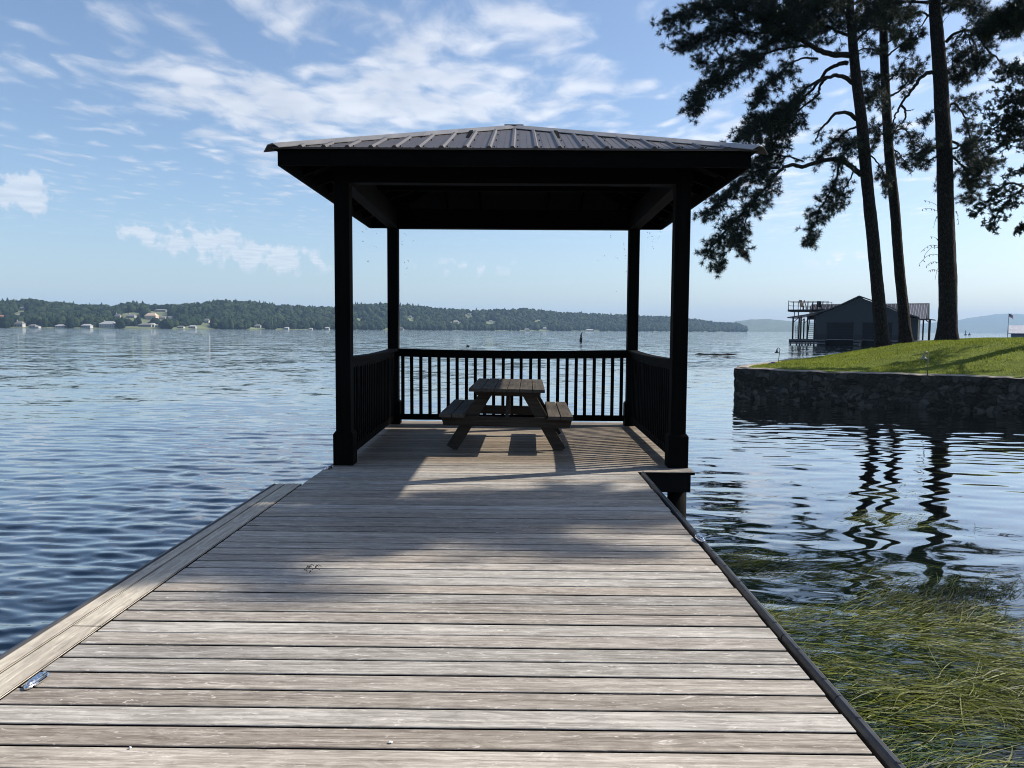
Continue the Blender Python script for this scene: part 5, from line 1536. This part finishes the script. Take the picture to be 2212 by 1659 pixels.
far_house(*c8(965, 236), 12, 4, 'grey shed at the water seen through the gazebo middle', M_hg, M_hrp, kind_='boathouse')
far_house(*c8(1062, 232), 9, 5, 'white pointed boathouse right of the grey shed through the gazebo', M_hw, M_hrp, kind_='boathouse')
far_house(*c8(1305, 242), 19, 5, 'bright white boathouse at the water left of the back right post', M_hw, M_hrp, kind_='boathouse')
far_house(*c8(335, 170), 6, 6, 'white gable high in the trees right of the back left post', M_hw, M_hr, win=False)
far_house(*c8(650, 155), 6, 5, 'tiny white gable near the ridge seen through the gazebo', M_hw, M_hr, win=False)
far_house(*c8(285, 232), 9, 5, 'pale house at the water just right of the back left post', M_hg, M_hr)

def crown_shapes(n, seed):
    """lumpy crown variants from a subdivided icosphere"""
    import bmesh
    out = []
    for i in range(n):
        bm = bmesh.new(); bmesh.ops.create_icosphere(bm, subdivisions=2, radius=1.0)
        V = np.array([v.co[:] for v in bm.verts]); Fc = np.array([[v.index for v in f.verts] for f in bm.faces]); bm.free()
        d = np.array([1+.42*mnoise.noise((p[0]*1.9+i*9, p[1]*1.9, p[2]*1.9+seed))+.26*mnoise.noise((p[0]*4.5+i*5, p[1]*4.5, p[2]*4.5)) for p in V])
        out.append((V*d[:, None], Fc))
    return out
def far_wood():
    sh = crown_shapes(7, 3)
    Vs, Fs, n0 = [], [], 0
    tries = 11000
    us = RNG.uniform(-280, 1612, tries); vs = RNG.random(tries)**1.15
    for u, v in zip(us, vs):
        skip = False
        for (hx, hv, hw, hy) in HOUSES:
            if abs(u-hx) < hw+8 and hv-0.32 < v < hv+0.04: skip = True; break
        if skip: continue
        # small meadows
        if mnoise.noise((u*.016, v*3.0, 5.0)) > (0.22 if 480 > u > 240 else 0.36) and v < .7: continue
        if v < .03 and random.random() < .55: continue
        p = shore_pt(u, v)
        r = random.uniform(4.5, 8.5)*(0.85 if v < .1 else 1)
        h = random.uniform(4.5, 8.5)
        conif = random.random() < .12
        V, Fc = sh[random.randrange(7)]
        a = random.uniform(0, 6.28); ca, sa = math.cos(a), math.sin(a)
        sx, sz = (r*.65, h*1.25) if conif else (r, h)
        Q = np.column_stack([(V[:, 0]*ca-V[:, 1]*sa)*sx, (V[:, 0]*sa+V[:, 1]*ca)*sx, V[:, 2]*sz])
        if conif:
            tt = np.clip((Q[:, 2]+sz)/(2*sz), 0, 1); Q[:, :2] *= (1.25-.95*tt)[:, None]
        Q += np.array([p.x, p.y, p.z+sz*.72])
        Vs.append(Q); Fs.append(Fc+n0); n0 += len(Q)
    m, t, o = new_mat('far_trees')
    r = t.add('ShaderNodeNewGeometry').outputs['Random Per Island']
    pos = t.add('ShaderNodeTexCoord').outputs['Object']
    n = t.noise(pos, 0.35, 4, 0.65); n2 = t.noise(pos, 0.008, 2, 0.5)
    c = t.ramp(t.math('ADD', t.math('MULTIPLY', r, .55), t.math('ADD', t.math('MULTIPLY', n2, .3), t.math('MULTIPLY', n, .2))), [(.25, (.004, .011, .006)), (.6, (.015, .029, .012)), (.95, (.05, .062, .024))])
    p = principled(t, o, Base_Color=c, Roughness=.9); p.inputs['Specular IOR Level'].default_value = .1
    t.put(p.inputs['Normal'], bump(t, n, 1.0, 2.5))
    kind(np_mesh('woodland', np.vstack(Vs), np.vstack(Fs), m), 'stuff')
far_wood()

def ridge(name, pts, Y, depth, seed, col):
    P = np.array(pts, float); us = np.linspace(P[0, 0], P[-1, 0], 160)
    V = []
    for u in us:
        z = at(u, float(np.interp(u, P[:, 0], P[:, 1])), Y).z+mnoise.noise((u*.05, seed, 0))*Y*.0006+mnoise.noise((u*.3, seed, 3))*Y*.0003
        b = at(u, 712, Y)
        for k, (dy, f) in enumerate(((-depth, 0), (-depth*.7, .35), (-depth*.35, .75), (0, 1), (depth, .3))):
            V.append((b.x*(1+dy/Y), Y+dy, -1+(max(z, 0)+1)*f))
    i = np.arange(len(us)-1)[:, None]*5+np.arange(4)[None, :]
    Fc = np.stack([i, i+5, i+6, i+1], -1).reshape(-1, 4)
    kind(np_mesh(name, np.array(V), Fc, simple('ridge_forest', col, .95, var=.5, scale=.02), smooth=True), 'structure')
ridge('hill', [(1480, 708), (1560, 702), (1590, 694), (1620, 690), (1660, 689), (1700, 693), (1760, 697), (1830, 694), (1900, 699), (1980, 708)], 5200, 900, 1, (.05, .07, .04))
ridge('mountain', [(1930, 708), (1985, 700), (2030, 695), (2070, 691), (2110, 684), (2150, 679), (2180, 677), (2212, 679), (2300, 676), (2420, 684), (2600, 700)], 8800, 1500, 2, (.05, .07, .04))

# ------------------------------------------------------------------ haze
hm, ht, ho = new_mat('haze_air')
pv = ht.add('ShaderNodeVolumePrincipled')
pv.inputs['Color'].default_value = (0.46, 0.70, 1.0, 1)
pv.inputs['Density'].default_value = 0.0001
pv.inputs['Anisotropy'].default_value = 0.0
ht.t.links.new(pv.outputs[0], ho.inputs['Volume'])
mb = MB(); mb.bb(-12800, 12800, -12900, 12700, -4.2, 330)
kind(mb.build('haze', hm), 'stuff')
